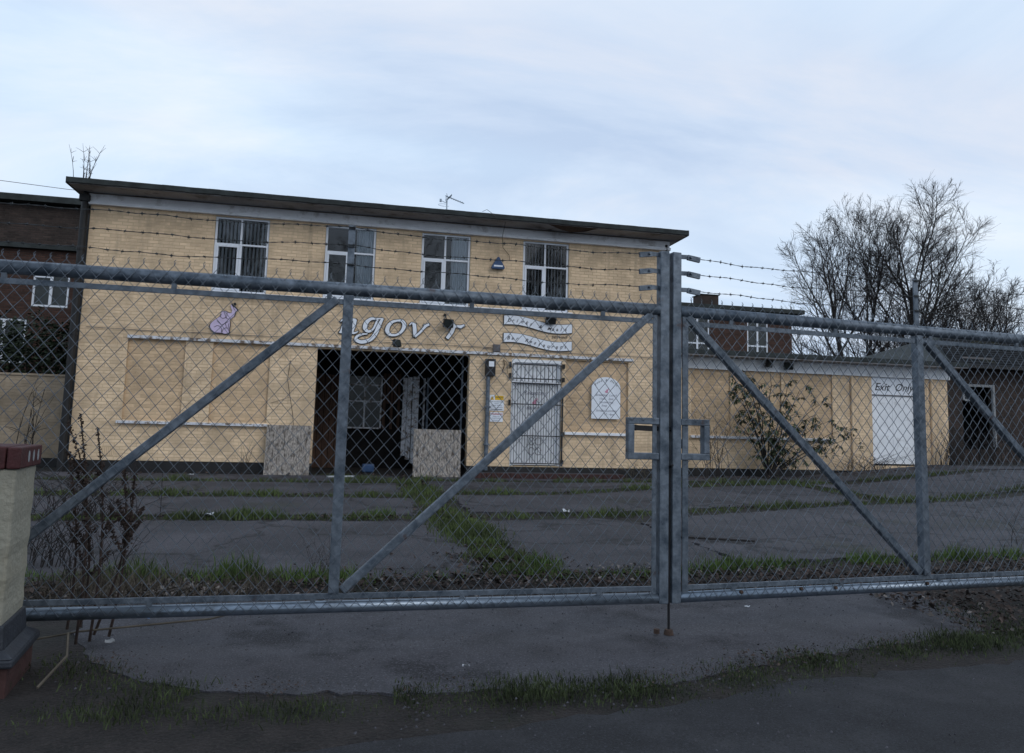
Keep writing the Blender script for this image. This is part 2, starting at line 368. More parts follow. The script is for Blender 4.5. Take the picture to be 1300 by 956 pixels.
def slab_mesh(poly, name, m, parent, top=.016, thick=.10, rag=.02, step=.25, hf=H, seg=.18):
    # ragged outline
    pts = []
    for i in range(len(poly)):
        a = Vector((*poly[i], 0)); b_ = Vector((*poly[(i+1) % len(poly)], 0)); n = max(1, int((b_-a).length/seg)); nrm = Vector((-(b_-a).y, (b_-a).x, 0)).normalized()
        for k in range(n):
            q = a + (b_-a)*k/n + nrm*random.gauss(0, rag)*(0 if k == 0 else 1); pts.append((q.x, q.y))
    bm = bmesh.new(); vs = [bm.verts.new((x, y, 0)) for x, y in pts]; f = bm.faces.new(vs)
    if f.normal.z < 0 or sum(pts[i][0]*pts[(i+1)%len(pts)][1]-pts[(i+1)%len(pts)][0]*pts[i][1] for i in range(len(pts))) < 0: f.normal_flip()
    xs = [p[0] for p in pts]; ys = [p[1] for p in pts]
    for ax, lo, hi in ((0, min(xs), max(xs)), (1, min(ys), max(ys))):
        v = math.ceil(lo/step)*step
        while v < hi:
            co = [0, 0, 0]; no = [0, 0, 0]; co[ax] = v; no[ax] = 1
            bmesh.ops.bisect_plane(bm, geom=bm.verts[:]+bm.edges[:]+bm.faces[:], plane_co=co, plane_no=no); v += step
    top_faces = bm.faces[:]
    r = bmesh.ops.extrude_face_region(bm, geom=top_faces)
    newv = {v for v in r['geom'] if isinstance(v, bmesh.types.BMVert)}
    ph = random.uniform(0, 6)
    for v in bm.verts:
        x, y = v.co.x, v.co.y; z = hf(x, y) + top + .005*math.sin(x*1.3+ph)*math.sin(y*1.7+ph)
        v.co.z = z if v in newv else z-thick
    bmesh.ops.recalc_face_normals(bm, faces=bm.faces[:])
    me = bpy.data.meshes.new(name); bm.to_mesh(me); bm.free(); me.materials.append(m)
    o = bpy.data.objects.new(name, me); COL.objects.link(o); o.parent = parent; return o

yard = bpy.data.objects.new('yard', None); COL.objects.link(yard); struct(yard, 'cracked tarmac forecourt of large slabs behind the gates', 'yard')
SLABS = [
 [(-9,6.95),(-1,6.85),(1.38,6.9),(1.30,10.45),(-9,10.5)],
 [(1.88,7.25),(2.3,7.02),(3.2,6.95),(4.12,7.4),(4.12,10.3),(3.6,10.75),(2.9,10.6),(1.72,10.5)],
 [(4.16,7.4),(6.2,7.6),(9,7.9),(22,8.6),(22,14.6),(13.5,13.1),(8.85,12.3),(5.5,11.1),(4.16,10.3)],
 [(-9,11.05),(1.05,11.1),(1.2,13.3),(-9,13.4)],
 [(1.9,11.45),(4.2,11.5),(6.0,12.0),(9.9,13.0),(10.2,16.2),(7.2,15.5),(3.9,13.95),(1.9,13.9)],
 [(10.7,13.2),(22,14.95),(22,16.7),(10.8,16.2)],
 [(-9,13.95),(1.05,13.9),(1.1,16.1),(-9,16.1)],
 [(1.75,14.4),(3.9,14.5),(7.0,16.0),(7.0,16.8),(1.75,16.7)],
 [(-9,16.5),(1.1,16.5),(1.1,18.0),(-9,18.0)],
 [(1.7,17.1),(7.5,17.2),(10.4,16.9),(10.8,18.75),(8.1,18.75),(8.1,18.1),(1.7,18.1)],
 [(11.1,16.9),(22,17.2),(22,18.75),(11.1,18.75)],
]
for i, pl in enumerate(SLABS): slab_mesh(pl, 'slab', M_ASPH, yard, top=.002, rag=.035, seg=.10)
APRON = [(-1.75,6.25),(-1.6,5.4),(-1.35,4.85),(-1.0,4.45),(-.6,4.22),(-.1,4.12),(.4,4.07),(1.0,4.02),(1.8,4.0),(2.8,4.38),(3.9,4.62),(4.6,4.8),(4.95,5.2),(5.1,6.2),(2.5,6.15)]
ap = slab_mesh(APRON, 'driveway', M_CONC, None, rag=.018, top=-.016, seg=.07)
struct(ap, 'stained concrete drive apron under the gates', 'driveway')
rd = slab_mesh([(-40,-8),(60,-8),(60,5.2),(12,4.6),(8,4.35),(4.3,4.12),(2.76,3.98),(2.2,3.85),(1.3,3.62),(.4,3.5),(-.6,3.4),(-2,3.3),(-8,3.2),(-40,3.0)], 'road', M_ROAD, None, rag=.03, top=-.012, step=1, seg=.12)
struct(rd, 'dark tarmac road edge nearest the camera', 'road')

# ------------------------------------------------------------------ grass and litter
def poly_in(x, y, P):
    c = False; n = len(P); j = n-1
    for i in range(n):
        if (P[i][1] > y) != (P[j][1] > y) and x < (P[j][0]-P[i][0])*(y-P[i][1])/(P[j][1]-P[i][1])+P[i][0]: c = not c
        j = i
    return c
def blades(pts, hmin, hmax, w, lean=.5, up=.0):
    b = MB()
    for x, y, s in pts:
        z = H(x, y)-.01+up; h = random.uniform(hmin, hmax)*s; a = random.uniform(0, 6.283); la = random.uniform(0, 6.283); le = random.uniform(.1, lean)*h
        ww = w*random.uniform(.6, 1.3); dx_, dy_ = math.cos(a)*ww/2, math.sin(a)*ww/2; lx, ly = math.cos(la)*le, math.sin(la)*le
        b.add([(x-dx_,y-dy_,z),(x+dx_,y+dy_,z),(x+dx_*.7+lx*.4,y+dy_*.7+ly*.4,z+h*.6),(x-dx_*.7+lx*.4,y-dy_*.7+ly*.4,z+h*.6),(x+lx,y+ly,z+h)], [(0,1,2,3),(3,2,4)], random.random())
    return b
def leaves(pts, size, up=0.0):
    b = MB()
    for x, y, s in pts:
        z = H(x, y)+.004+up+random.uniform(0, .02)*s; a = random.uniform(0, 6.283); l = size*random.uniform(.5, 1.3)*s; ww = l*random.uniform(.4, .7)
        c, sn = math.cos(a), math.sin(a); t1 = random.gauss(0, .35); t2 = random.gauss(0, .35); f = random.uniform(.1, .4)
        def P(u, v, k=0): return (x+u*c*l-v*sn*ww, y+u*sn*l+v*c*ww, z+max(0, (u*t1+v*t2)*l+.4*l*abs(t1)+k))
        b.add([P(-.5,0),P(0,-.5,f*l*.5),P(.5,0),P(0,.5,f*l*.5)], [(0,1,2),(0,2,3)], random.random())
    return b
def scatter_line(pl, width, n, clump=3.0, seed=0, smin=.4):
    """points beside a polyline, clumped by a sine pattern"""
    rr = random.Random(seed); L_ = [math.dist(pl[i], pl[i+1]) for i in range(len(pl)-1)]; T = sum(L_); out_ = []
    p1, p2, p3 = rr.uniform(0, 6), rr.uniform(0, 6), rr.uniform(0, 6)
    while len(out_) < n:
        d = rr.uniform(0, T); dens = .5+.5*math.sin(d*clump+p1)*math.sin(d*clump*.37+p2); dens = .25+.75*max(0, dens+.25*math.sin(d*clump*3.1+p3))
        if rr.random() > dens: continue
        k = 0
        dd = d
        while dd > L_[k] and k < len(L_)-1: dd -= L_[k]; k += 1
        t = dd/L_[k]; a, b = pl[k], pl[k+1]; nx_, ny_ = -(b[1]-a[1])/L_[k], (b[0]-a[0])/L_[k]
        o = rr.gauss(0, width/2.4); out_.append((a[0]+(b[0]-a[0])*t+nx_*o, a[1]+(b[1]-a[1])*t+ny_*o, max(smin, dens)))
    return out_
JOINTS = [([(-5,10.78),(1.3,10.78)], .30, 2600), ([(1.3,10.78),(4.1,11.15),(5.6,11.6),(9.9,12.75),(13.5,13.7),(20,14.8)], .34, 4600),
 ([(-6,13.68),(1.2,13.65)], .40, 2400), ([(1.5,14.15),(4.0,14.25),(7.2,15.8),(10.4,16.5),(16,16.9)], .34, 3000),
 ([(-7,16.3),(1.3,16.3)], .30, 2000), ([(1.4,16.9),(7.5,17.0),(10.4,16.7)], .25, 1800),
 ([(10.3,12.8),(10.5,16.5)], .28, 900), ([(1.45,11.0),(1.5,14.2),(1.35,16.9)], .40, 2600), ([(1.62,6.9),(1.5,10.8)], .40, 5200), ([(1.0,16.5),(-.5,18.2)], .5, 700)]
gp = []
for k, (pl, w, n) in enumerate(JOINTS): gp += scatter_line(pl, w, n, 2.6, k)
tag(blades(gp, .03, .16, .014).obj('joint_grass', M_GRASSD), 'short dull grass growing in the yard slab joints', 'grass', kind='stuff')
gp = scatter_line([(-3.2,7.1),(-1.6,6.95),(.2,6.85),(1.4,6.9),(3.0,6.8),(4.2,7.25),(6,7.4),(9,7.7)], .30, 4200, 2.1, 40)
gp += [(random.gauss(x, .12), random.gauss(y, .09), random.uniform(.6, s)) for x, y, s, n in ((-1.62,6.9,2.2,420),(-.85,6.95,2.3,450),(-.35,6.9,1.3,200),(.05,6.8,1.5,260),(1.9,7.35,1.6,300),(3.9,7.2,1.4,240),(5.6,7.35,1.5,350),(6.9,7.5,1.6,350),(4.4,7.2,1.2,200),(-1.3,11.0,1.6,150),(-.9,10.9,1.5,150),(.55,11.0,1.6,200)) for _ in range(n)]
tag(blades(gp, .04, .13, .010).obj('strip_grass', M_GRASS), 'green grass tufts along the leaf strip behind the gates', 'grass', kind='stuff')
gp = scatter_line([(.3,4.0),(1.1,3.95),(1.9,3.92),(2.4,4.12),(3.2,4.36),(4.1,4.50),(5.2,4.7),(7,4.9)], .27, 12000, 3.1, 60)
gp += scatter_line([(-1.4,4.0),(-.6,3.88),(.3,3.85),(.9,3.85)], .20, 1500, 2.4, 61)
gp += scatter_line([(-1.6,4.9),(-1.25,4.5),(-.7,4.1)], .26, 900, 2.0, 62)
gp += scatter_line([(4.6,5.2),(5.4,4.9),(7,5.1)], .7, 2600, 2.0, 63)
tag(blades(gp, .015, .052, .006, .9).obj('verge_grass', M_GRASSV), 'low grass on the verge between drive and road', 'grass', kind='stuff')
gp = scatter_line([(-2.5,6.55),(-1.2,6.45),(-.4,6.5)], .55, 1500, 2.0, 70)
gp += scatter_line([(-2.3,6.9),(-1.4,6.6)], .6, 900, 2.0, 71)
tag(blades(gp, .06, .24, .005, 1.2).obj('dead_grass', M_STRAW), 'tangled dead grass by the gate bottom near the pillar', 'grass', kind='stuff')
lp = [(random.uniform(-3, 10), random.gauss(6.62, .22), random.uniform(.6, 1.2)) for _ in range(9000)]
lp = [(x, y+max(0, x-4.5)*.11, s) for x, y, s in lp]
lp += [(random.uniform(4.4, 8), random.gauss(5.55, .45), 1) for _ in range(2600)]
lp += [(random.gauss(1.6, .35), random.uniform(6.6, 8.0), .9) for _ in range(500)]
tag(leaves(lp, .045).obj('leaf_litter', M_LEAFD), 'brown fallen leaf litter along the gate line', 'leaves', kind='stuff')
lp = [(random.gauss(-1.35, .35), random.gauss(6.45, .14), 1) for _ in range(420)] + [(random.uniform(-2, 9), random.gauss(6.6, .25)+0, .9) for _ in range(420)] + [(random.gauss(2.9, .5), random.gauss(7.1, .12), .8) for _ in range(160)]
lp += [(random.uniform(4.3, 7), random.gauss(5.4, .4), .9) for _ in range(120)]
tag(leaves(lp, .045, .006).obj('pale_leaf_litter', M_LEAFP), 'pale curled leaves mixed in the litter', 'leaves', kind='stuff')
lp = []
for pl, w, n in JOINTS: lp += scatter_line(pl, w*1.2, n//5, 2.0, 5)
lp += [(random.uniform(-5.6, 16), random.gauss(17.95, .12) + (.7 if x_ > 8 else 0), 1.2) for _ in range(700) for x_ in (0,)]
tag(leaves(lp, .05).obj('joint_litter', M_LEAFD), 'brown leaves and debris caught in the yard joints', 'leaves', kind='stuff')

lp = [(random.uniform(-1.5, 5), random.uniform(4.0, 6.2), .5) for _ in range(1500)] + [(random.uniform(-6, 14), random.uniform(7, 18), .7) for _ in range(2600)]
for pl in ([(-1.3,4.75),(-.9,4.35),(-.1,4.1),(1.0,4.0),(1.8,4.0),(2.8,4.38),(3.9,4.62),(4.6,4.8)], [(-1.5,6.2),(2.4,6.2),(5.0,6.25)]): lp += scatter_line(pl, .22, 1700, 2.0, 9)
tag(leaves(lp, .020).obj('ground_debris', M_LEAFD), 'fine dark crumbs and leaf bits strewn over drive and yard', 'debris', kind='stuff')
def pebbles(pts, s0, m, name, lab):
    b = MB()
    for x, y, s in pts:
        z = H(x, y)+.016; r = s0*s*random.uniform(.5, 1.2)
        vs = [(x+r*math.cos(a)*random.uniform(.7, 1), y+r*math.sin(a)*random.uniform(.7, 1), z-.002) for a in (0, 1.57, 3.14, 4.71)] + [(x+random.gauss(0, r*.2), y, z+r*.7)]
        b.add(vs, [(0,1,4),(1,2,4),(2,3,4),(3,0,4)], random.random())
    return tag(b.obj(name, m), lab, 'gravel', kind='stuff')
pebbles([(random.uniform(-1.4, 4.8), random.uniform(4.2, 6.1), 1) for _ in range(420)] + [(random.uniform(0, 7), random.uniform(3.0, 4.2), 1) for _ in range(500)], .010, M_CONC, 'loose_grit', 'small grit and stones scattered on the drive and road')

# ------------------------------------------------------------------ main building
B = thing('two_storey_building', 'derelict flat-roofed two-storey building of pale yellow painted brick with four upper windows', 'building')
WIN = [(-3.18,-1.97), (-.69,.50), (1.60,2.81), (4.15,5.35)]
OPEN = (-.73, 2.88, .10, 3.06); DOOR = (3.94, 5.22, .42, 3.02)
PAN = [(-4.83,-3.62,1.26,3.08), (-3.03,-1.78,1.26,3.08), (5.33,6.98,1.26,3.06)]
holes = [(a, b, 4.22, 6.04) for a, b in WIN] + [OPEN, DOOR] + PAN
wall = wallbox('wall', M_YELM, B, -5.83, 8.03, 18.2, 18.45, .395, 6.33, [h for h in holes])
brickwork(wall, M_YEL, -5.825, 8.03, .40, 6.06, 18.2, holes + [(-5.18,-4.94,.5,.68), (-5.18,-4.94,2.93,3.13), (-1.60,-1.38,2.79,3.01)], singles=(-5.83, -4.85, .4, 6.1))
for (a, b, c, d) in PAN:
    pn = boxo('infill_panel', M_YELM, B, a, b, 18.265, 18.4, c, d)
    brickwork(pn, M_YELP, a, b, c, d, 18.265, [])
boxo('plinth', M_BLACK, B, -5.84, -.73, 18.215, 18.44, -.1, .395); boxo('plinth', M_BLACK, B, 2.88, 8.04, 18.215, 18.44, -.1, .395)
sw = boxo('side_wall', M_YELM, B, 7.80, 8.03, 18.45, 27, -.1, 6.33); boxo('side_wall', M_BRKDM, B, -5.83, -5.6, 18.45, 27, -.1, 6.33)
boxo('back_wall', M_YELM, B, -5.83, 8.03, 26.8, 27.0, -.1, 6.33)
roof = boxo('roof', M_FELT, B, -6.13, 8.30, 17.5, 27.3, 6.345, 6.45, bev=.012)
b = MB()   # slightly uneven front edge trim of the felt
n = 60
for i in range(n):
    x0 = -6.14+14.45*i/n; x1 = -6.14+14.45*(i+1)/n; dz = .003*math.sin(i*1.7)+random.uniform(-.002, .002)
    b.box(x0, x1, 17.478, 17.52, 6.338+dz, 6.452+dz*.5)
b.box(-6.15, -6.11, 17.5, 27.3, 6.32, 6.46); b.box(8.27, 8.315, 17.5, 27.3, 6.32, 6.46)
b.obj('roof_edge', M_FELT, roof)
sf = MB()
sx = -6.10
for i in range(12):
    x1 = sx + 14.37/12; sf.box(sx+.002, x1-.002, 17.53, 18.16, 6.318+random.uniform(-.003, .003), 6.342, random.random()); sx = x1
sf.box(-6.10, -5.85, 18.16, 27, 6.318, 6.342); sf.box(8.05, 8.27, 18.16, 27, 6.318, 6.342)
sf.obj('soffit', M_SOFF, roof)
# damaged, sagging piece of soffit
b = MB(); b.add([(4.6,17.52,6.32),(5.9,17.52,6.315),(5.6,17.66,6.24),(5.25,17.75,6.215),(4.95,17.66,6.25)], [(0,1,2,3,4),(4,3,2,1,0)]); b.obj('sagging_soffit', M_RUST, roof)
b = MB(); b.box(-5.87, 8.07, 18.13, 18.2, 6.135, 6.30); b.obj('fascia_board', M_WHITEF, B, bev=.004)
b = MB(); b.box(-5.89, 8.09, 18.10, 18.2, 6.055, 6.128); b.obj('fascia_board', M_WHITE, B, bev=.004)
boxo('side_fascia', M_WHITE, B, 8.035, 8.08, 18.2, 27, 6.06, 6.30)
for k in range(14):
    pass
def strip(name, m, parent, x0, x1, y0, y1, z0, z1, n=1):
    w = (x1-x0)/n
    for i in range(n):
        b = MB(); b.box(x0+i*w+.002, x0+(i+1)*w-.002, y0, y1, z0, z1); b.obj(name, m, parent, bev=.006)
strip('window_sill', M_WHITE, B, -3.27, 5.43, 18.06, 18.2, 4.185, 4.25, 4)
strip('lintel_board', M_PEEL, B, -4.84, 7.10, 18.14, 18.2, 3.095, 3.165, 5)
strip('lower_sill', M_PEEL, B, -4.92, -1.74, 18.10, 18.2, 1.205, 1.265, 2)
strip('lower_sill', M_WHITE, B, 5.30, 6.99, 18.10, 18.2, 1.20, 1.265, 1)

def window(parent, x0, x1, z0, z1, Y, blind):
    f = MB(); t = .05; d0, d1 = Y+.03, Y+.09; zt = z0+(z1-z0)*.64; xc = (x0+x1)/2-.02
    f.box(x0, x0+t, d0, d1, z0, z1); f.box(x1-t, x1, d0, d1, z0, z1); f.box(x0+t, x1-t, d0, d1, z1-t, z1); f.box(x0+t, x1-t, d0, d1, z0, z0+t)
    f.box(x0+t, x1-t, d0+.003, d1-.003, zt-.022, zt+.022)
    f.box(xc-.03, xc+.03, d0+.001, d1-.001, z0+t, zt-.022); f.box(xc-.022, xc+.022, d0+.001, d1-.001, zt+.022, z1-t)
    fr = f.obj('window', M_PVC, parent, bev=.004)
    c = MB(); e_ = .045; a0, a1, c0, c1 = x0+t+.002, xc-.032, z0+t+.002, zt-.024      # opening casement at lower left
    c.box(a0, a0+e_, d0-.012, d1-.02, c0, c1); c.box(a1-e_, a1, d0-.012, d1-.02, c0, c1); c.box(a0+e_, a1-e_, d0-.012, d1-.02, c1-e_, c1); c.box(a0+e_, a1-e_, d0-.012, d1-.02, c0, c0+e_)
    c.obj('casement', M_PVC, fr, bev=.004)
    for (p0, p1, q0, q1) in ((a0+e_, a1-e_, c0+e_, c1-e_), (xc+.03, x1-t, z0+t, zt-.022), (x0+t, xc-.022, zt+.022, z1-t), (xc+.022, x1-t, zt+.022, z1-t)):
        g = MB(); g.add([(p0,Y+.05,q0),(p1,Y+.05,q0),(p1,Y+.05+random.uniform(-.004,.004),q1),(p0,Y+.05,q1)], [(0,1,2,3)]); g.obj('pane', M_GLASS, fr)
    if blind in ('slats', 'half'):
        s = MB(); x = x0+.09
        while x < x1-.08:
            a = random.uniform(.98, 1.16) if blind == 'slats' else .3
            w = .036; s.add([(x-w*math.cos(a),Y+.12-w*math.sin(a),z0+.03),(x+w*math.cos(a),Y+.12+w*math.sin(a),z0+.03),(x+w*math.cos(a),Y+.12+w*math.sin(a),z1-.06),(x-w*math.cos(a),Y+.12-w*math.sin(a),z1-.06)], [(0,1,2,3)])
            x += random.uniform(.078, .092)
        s.obj('vertical_blind', M_BLIND, fr)
    if blind in ('curtain',):
        s = MB(); x = xc+.16; vs = []; k = 0
        while x < x1-.03: vs.append((x, Y+.10+.02*math.sin(k*1.9))); x += .02; k += 1
        m_ = len(vs); s.add([(x, y, z0+.03) for x, y in vs]+[(x, y, z1-.05) for x, y in vs], [(i, i+1, i+1+m_, i+m_) for i in range(m_-1)]); s.obj('curtain', M_CURT, fr)
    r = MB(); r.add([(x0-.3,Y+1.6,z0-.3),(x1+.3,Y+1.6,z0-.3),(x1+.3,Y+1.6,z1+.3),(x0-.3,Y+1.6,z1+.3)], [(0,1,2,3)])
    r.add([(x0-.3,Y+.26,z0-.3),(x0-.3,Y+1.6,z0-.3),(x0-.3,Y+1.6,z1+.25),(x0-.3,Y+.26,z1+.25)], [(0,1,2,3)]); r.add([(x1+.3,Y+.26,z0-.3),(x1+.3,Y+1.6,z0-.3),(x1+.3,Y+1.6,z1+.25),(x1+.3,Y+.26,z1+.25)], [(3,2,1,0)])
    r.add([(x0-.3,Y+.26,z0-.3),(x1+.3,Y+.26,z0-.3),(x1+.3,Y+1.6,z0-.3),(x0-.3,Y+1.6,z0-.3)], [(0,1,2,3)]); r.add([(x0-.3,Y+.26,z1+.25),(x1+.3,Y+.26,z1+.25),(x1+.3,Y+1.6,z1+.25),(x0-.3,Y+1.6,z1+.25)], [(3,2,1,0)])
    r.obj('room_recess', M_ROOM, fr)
    return fr
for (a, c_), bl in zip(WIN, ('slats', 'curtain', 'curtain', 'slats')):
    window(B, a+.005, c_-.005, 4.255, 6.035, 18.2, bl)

def vent(parent, x0, x1, z0, z1, Y):
    b = MB(); n = 6; w = (x1-x0)/n
    b.box(x0, x1, Y+.012, Y+.05, z0, z1); v = b.obj('air_brick', M_BLACK, parent)
    s = MB()
    for i in range(n+1):
        xx = x0+(x1-x0)*i/n; s.box(xx-.007, xx+.007, Y-.006, Y+.0115, z0, z1)
    s.obj('vent_bars', M_YEL, v)
vent(B, -5.17, -4.95, .505, .675, 18.2); vent(B, -5.17, -4.95, 2.935, 3.125, 18.2); vent(B, -1.59, -1.39, 2.795, 3.005, 18.2)

# entrance recess (open lobby)
lob = bpy.data.objects.new('entrance_lobby', None); COL.objects.link(lob); lob.parent = B
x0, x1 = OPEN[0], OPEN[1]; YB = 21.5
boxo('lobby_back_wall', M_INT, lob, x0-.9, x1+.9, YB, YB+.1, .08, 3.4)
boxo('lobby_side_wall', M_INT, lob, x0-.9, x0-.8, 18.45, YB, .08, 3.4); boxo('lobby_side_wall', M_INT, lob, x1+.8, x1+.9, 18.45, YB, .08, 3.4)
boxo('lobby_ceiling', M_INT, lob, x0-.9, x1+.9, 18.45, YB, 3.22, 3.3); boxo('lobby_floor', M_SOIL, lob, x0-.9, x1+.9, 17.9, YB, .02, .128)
# slatted timber panel left
for i in range(5):
    boxo('timber_board', M_WOODR, lob, -.90+i*.155, -.90+i*.155+.145, 21.0+.02*(i%2), 21.05+.02*(i%2), .14, 2.66-.01*i)
wf = MB(); a0, a1, c0, c1 = .03, .93, 1.22, 2.66
for xx in (a0, a0+.45, a1): wf.box(xx-.022, xx+.022, 21.30, 21.36, c0, c1)
for zz in (c0, 1.95, 2.40): wf.box(a0+.022, a1-.022, 21.303, 21.357, zz-.02, zz+.02)
wfo = wf.obj('window', M_PEEL, lob)
for xa in (a0+.022, a0+.472):
    for za, zb in ((c0+.02, 1.93), (1.97, 2.38), (2.42, 2.64)):
        g = MB(); g.box(xa, xa+.406, 21.325, 21.33, za, zb); g.obj('pane', M_DIRTYG, wfo)
for i, xx in enumerate((1.50, 1.62, 1.76)):
    boxo('door_board', M_PEEL, lob, xx, xx+(.11, .12, .17)[i], 21.0-.05*i, 21.04-.05*i, .5-.1*i, 2.62+.02*i)
boxo('door_frame', M_PEEL, lob, 2.08, 2.13, 21.2, 21.28, .14, 2.64); boxo('door_frame', M_GALV, lob, 2.17, 2.22, 21.1, 21.2, .14, 2.66)
for i in range(5): boxo('timber_board', M_WOODR, lob, .98+i*.10, 1.06+i*.10, 21.38, 21.41, 1.9 if i % 2 else 1.2, 2.75)
boxo('pipe_riser', M_GALV, lob, 2.80, 2.84, 18.9, 18.94, .14, 3.2)

# barred side door
D = bpy.data.objects.new('door', None); COL.objects.link(D); D.parent = B
x0, x1, z0, z1 = DOOR; zt = 2.47
f = MB(); f.box(x0, x0+.07, 18.19, 18.30, z0, z1-.05); f.box(x1-.09, x1-.02, 18.19, 18.30, z0, z1-.05); f.box(x0, x1-.02, 18.187, 18.30, z1-.07, z1+.01); f.box(x0+.07, x1-.09, 18.192, 18.3, zt-.03, zt+.03)
f.obj('door_frame', M_WHITE, D, bev=.004)
for i in range(9):
    w = (x1-x0-.16)/9; boxo('door_board', M_WHITE, D, x0+.07+i*w+.002, x0+.07+(i+1)*w-.002, 18.26+.003*(i % 2), 18.29, z0+.02, zt-.03, bev=.003)
boxo('fanlight_board', M_WHITE, D, x0+.07, x1-.09, 18.26, 18.28, zt+.03, z1-.07)
g = MB(); n = 18; gx0, gx1 = x0+.02, x1-.05
for i in range(n+1):
    xx = gx0+(gx1-gx0)*i/n; g.box(xx-.005, xx+.005, 18.150, 18.162, z0+.05, zt-.02)
for zz in (z0+.06, 1.15, 1.92, zt-.03): g.box(gx0-.02, gx1+.02, 18.142, 18.150, zz-.012, zz+.012)
gr = g.obj('security_grille', M_BLACKM, D)
g = MB()
for i in range(13):
    xx = gx0+(gx1-gx0)*i/12; g.box(xx-.007, xx+.007, 18.150, 18.164, zt+.01, z1-.10)
for zz in (zt+.08, z1-.12): g.box(gx0-.01, gx1+.01, 18.142, 18.150, zz-.014, zz+.014)
g.obj('fanlight_grille', M_BLACKM, D)
g = MB()
for zc in (1.02, .78):
    for sgn in (-1, 1):
        ring = [( (x0+x1)/2-.03+sgn*.085+.075*math.cos(t), 18.138, zc+.09*math.sin(t)) for t in np.linspace(0, 6.0, 15)]; g.tube(ring, .007, 5)
g.obj('scroll_ornament', M_BLACKM, gr)
h = MB(); h.box(x1+.005, x1+.035, 18.13, 18.17, z0, 2.36)
for zz in (z0+.1, 1.2, 2.3, 2.55, 2.88): h.box(x1+.0, x1+.06, 18.12, 18.18, zz-.05, zz+.06)
for zz in (1.95, 2.60, 2.88): h.box(x0-.07, x0-.03, 18.12, 18.19, zz-.07, zz+.07)
h.obj('hinge_post', M_BLACKM, D)
text_mesh('Reception', .15, M_INKG, 'lettering', D, (x0+x1)/2-.02, 18.256, 2.16, .35, .001, 'CENTER')
text_mesh('Bar & Grill', .10, M_INKG, 'lettering', D, (x0+x1)/2-.02, 18.256, 1.80, .35, .001, 'CENTER')
text_mesh('Functions', .10, M_INKG, 'lettering', D, (x0+x1)/2-.02, 18.256, 1.64, .35, .001, 'CENTER')

# soil pipe, hopper at the left corner
b = MB(); b.tube([(-5.93,18.12,-.1),(-5.93,18.12,6.15)], .075, 12); b.box(-6.03, -5.83, 18.02, 18.19, 6.10, 6.25)
b.tube([(-5.93,18.12,6.25),(-5.93,18.12,6.33)], .05, 10)
for zz in (1.2, 3.1, 5.0): b.tube([(-5.93,18.12,zz),(-5.93,18.12,zz+.06)], .09, 12)
tag(b.obj('soil_pipe', M_BLACK), 'thick black soil pipe down the left corner of the yellow building', 'pipe')
b = MB(); b.tube([(7.98,18.13,-.1),(7.98,18.13,6.2)], .035, 10)
tag(b.obj('rainwater_pipe', M_BLACK), 'thin black rainwater pipe at the right corner of the yellow building', 'pipe')
# thin cable along the wall
b = MB(); pts = [(-5.7,18.17,3.30)]+[(-5.6+i*.6, 18.17, 3.285+.008*math.sin(i*2.1)) for i in range(1, 16)]+[(3.2,18.17,3.26)]
b.tube(pts, .006, 5); b.tube([(3.2,18.17,3.25),(5.4,18.17,3.23),(7.8,18.17,3.22)], .006, 5)
tag(b.obj('wall_cable', M_HOSE), 'thin dark cable clipped along the yellow wall above the ground floor', 'cable')
b = MB(); b.tube([(-1.32,18.16,2.75),(-1.36,18.15,2.3),(-1.28,18.14,1.9),(-1.2,18.13,1.5),(-1.16,18.12,1.2)], .007, 5); b.tube([(-1.28,18.14,1.9),(-1.5,18.15,1.82),(-1.7,18.16,1.75)], .005, 4)
tag(b.obj('hanging_cable', M_BLACK), 'loose black cable hanging on the wall above the left chipboard sheet', 'cable')
b = MB(); b.tube([(3.55,17.6,6.3),(3.58,18.1,6.05),(3.62,18.16,5.8),(3.78,18.16,5.62),(3.80,18.16,5.5)], .006, 5)
tag(b.obj('alarm_cable', M_BLACK), 'short loose cable hanging from the eaves beside the blue alarm box', 'cable')
b = MB(); b.tube([(2.95,17.46,6.47),(3.05,17.42,6.52),(3.25,17.44,6.40),(3.36,17.6,6.30)], .006, 5)
tag(b.obj('roof_cable', M_HOSE), 'loose cable looping over the roof edge right of the aerial', 'cable')

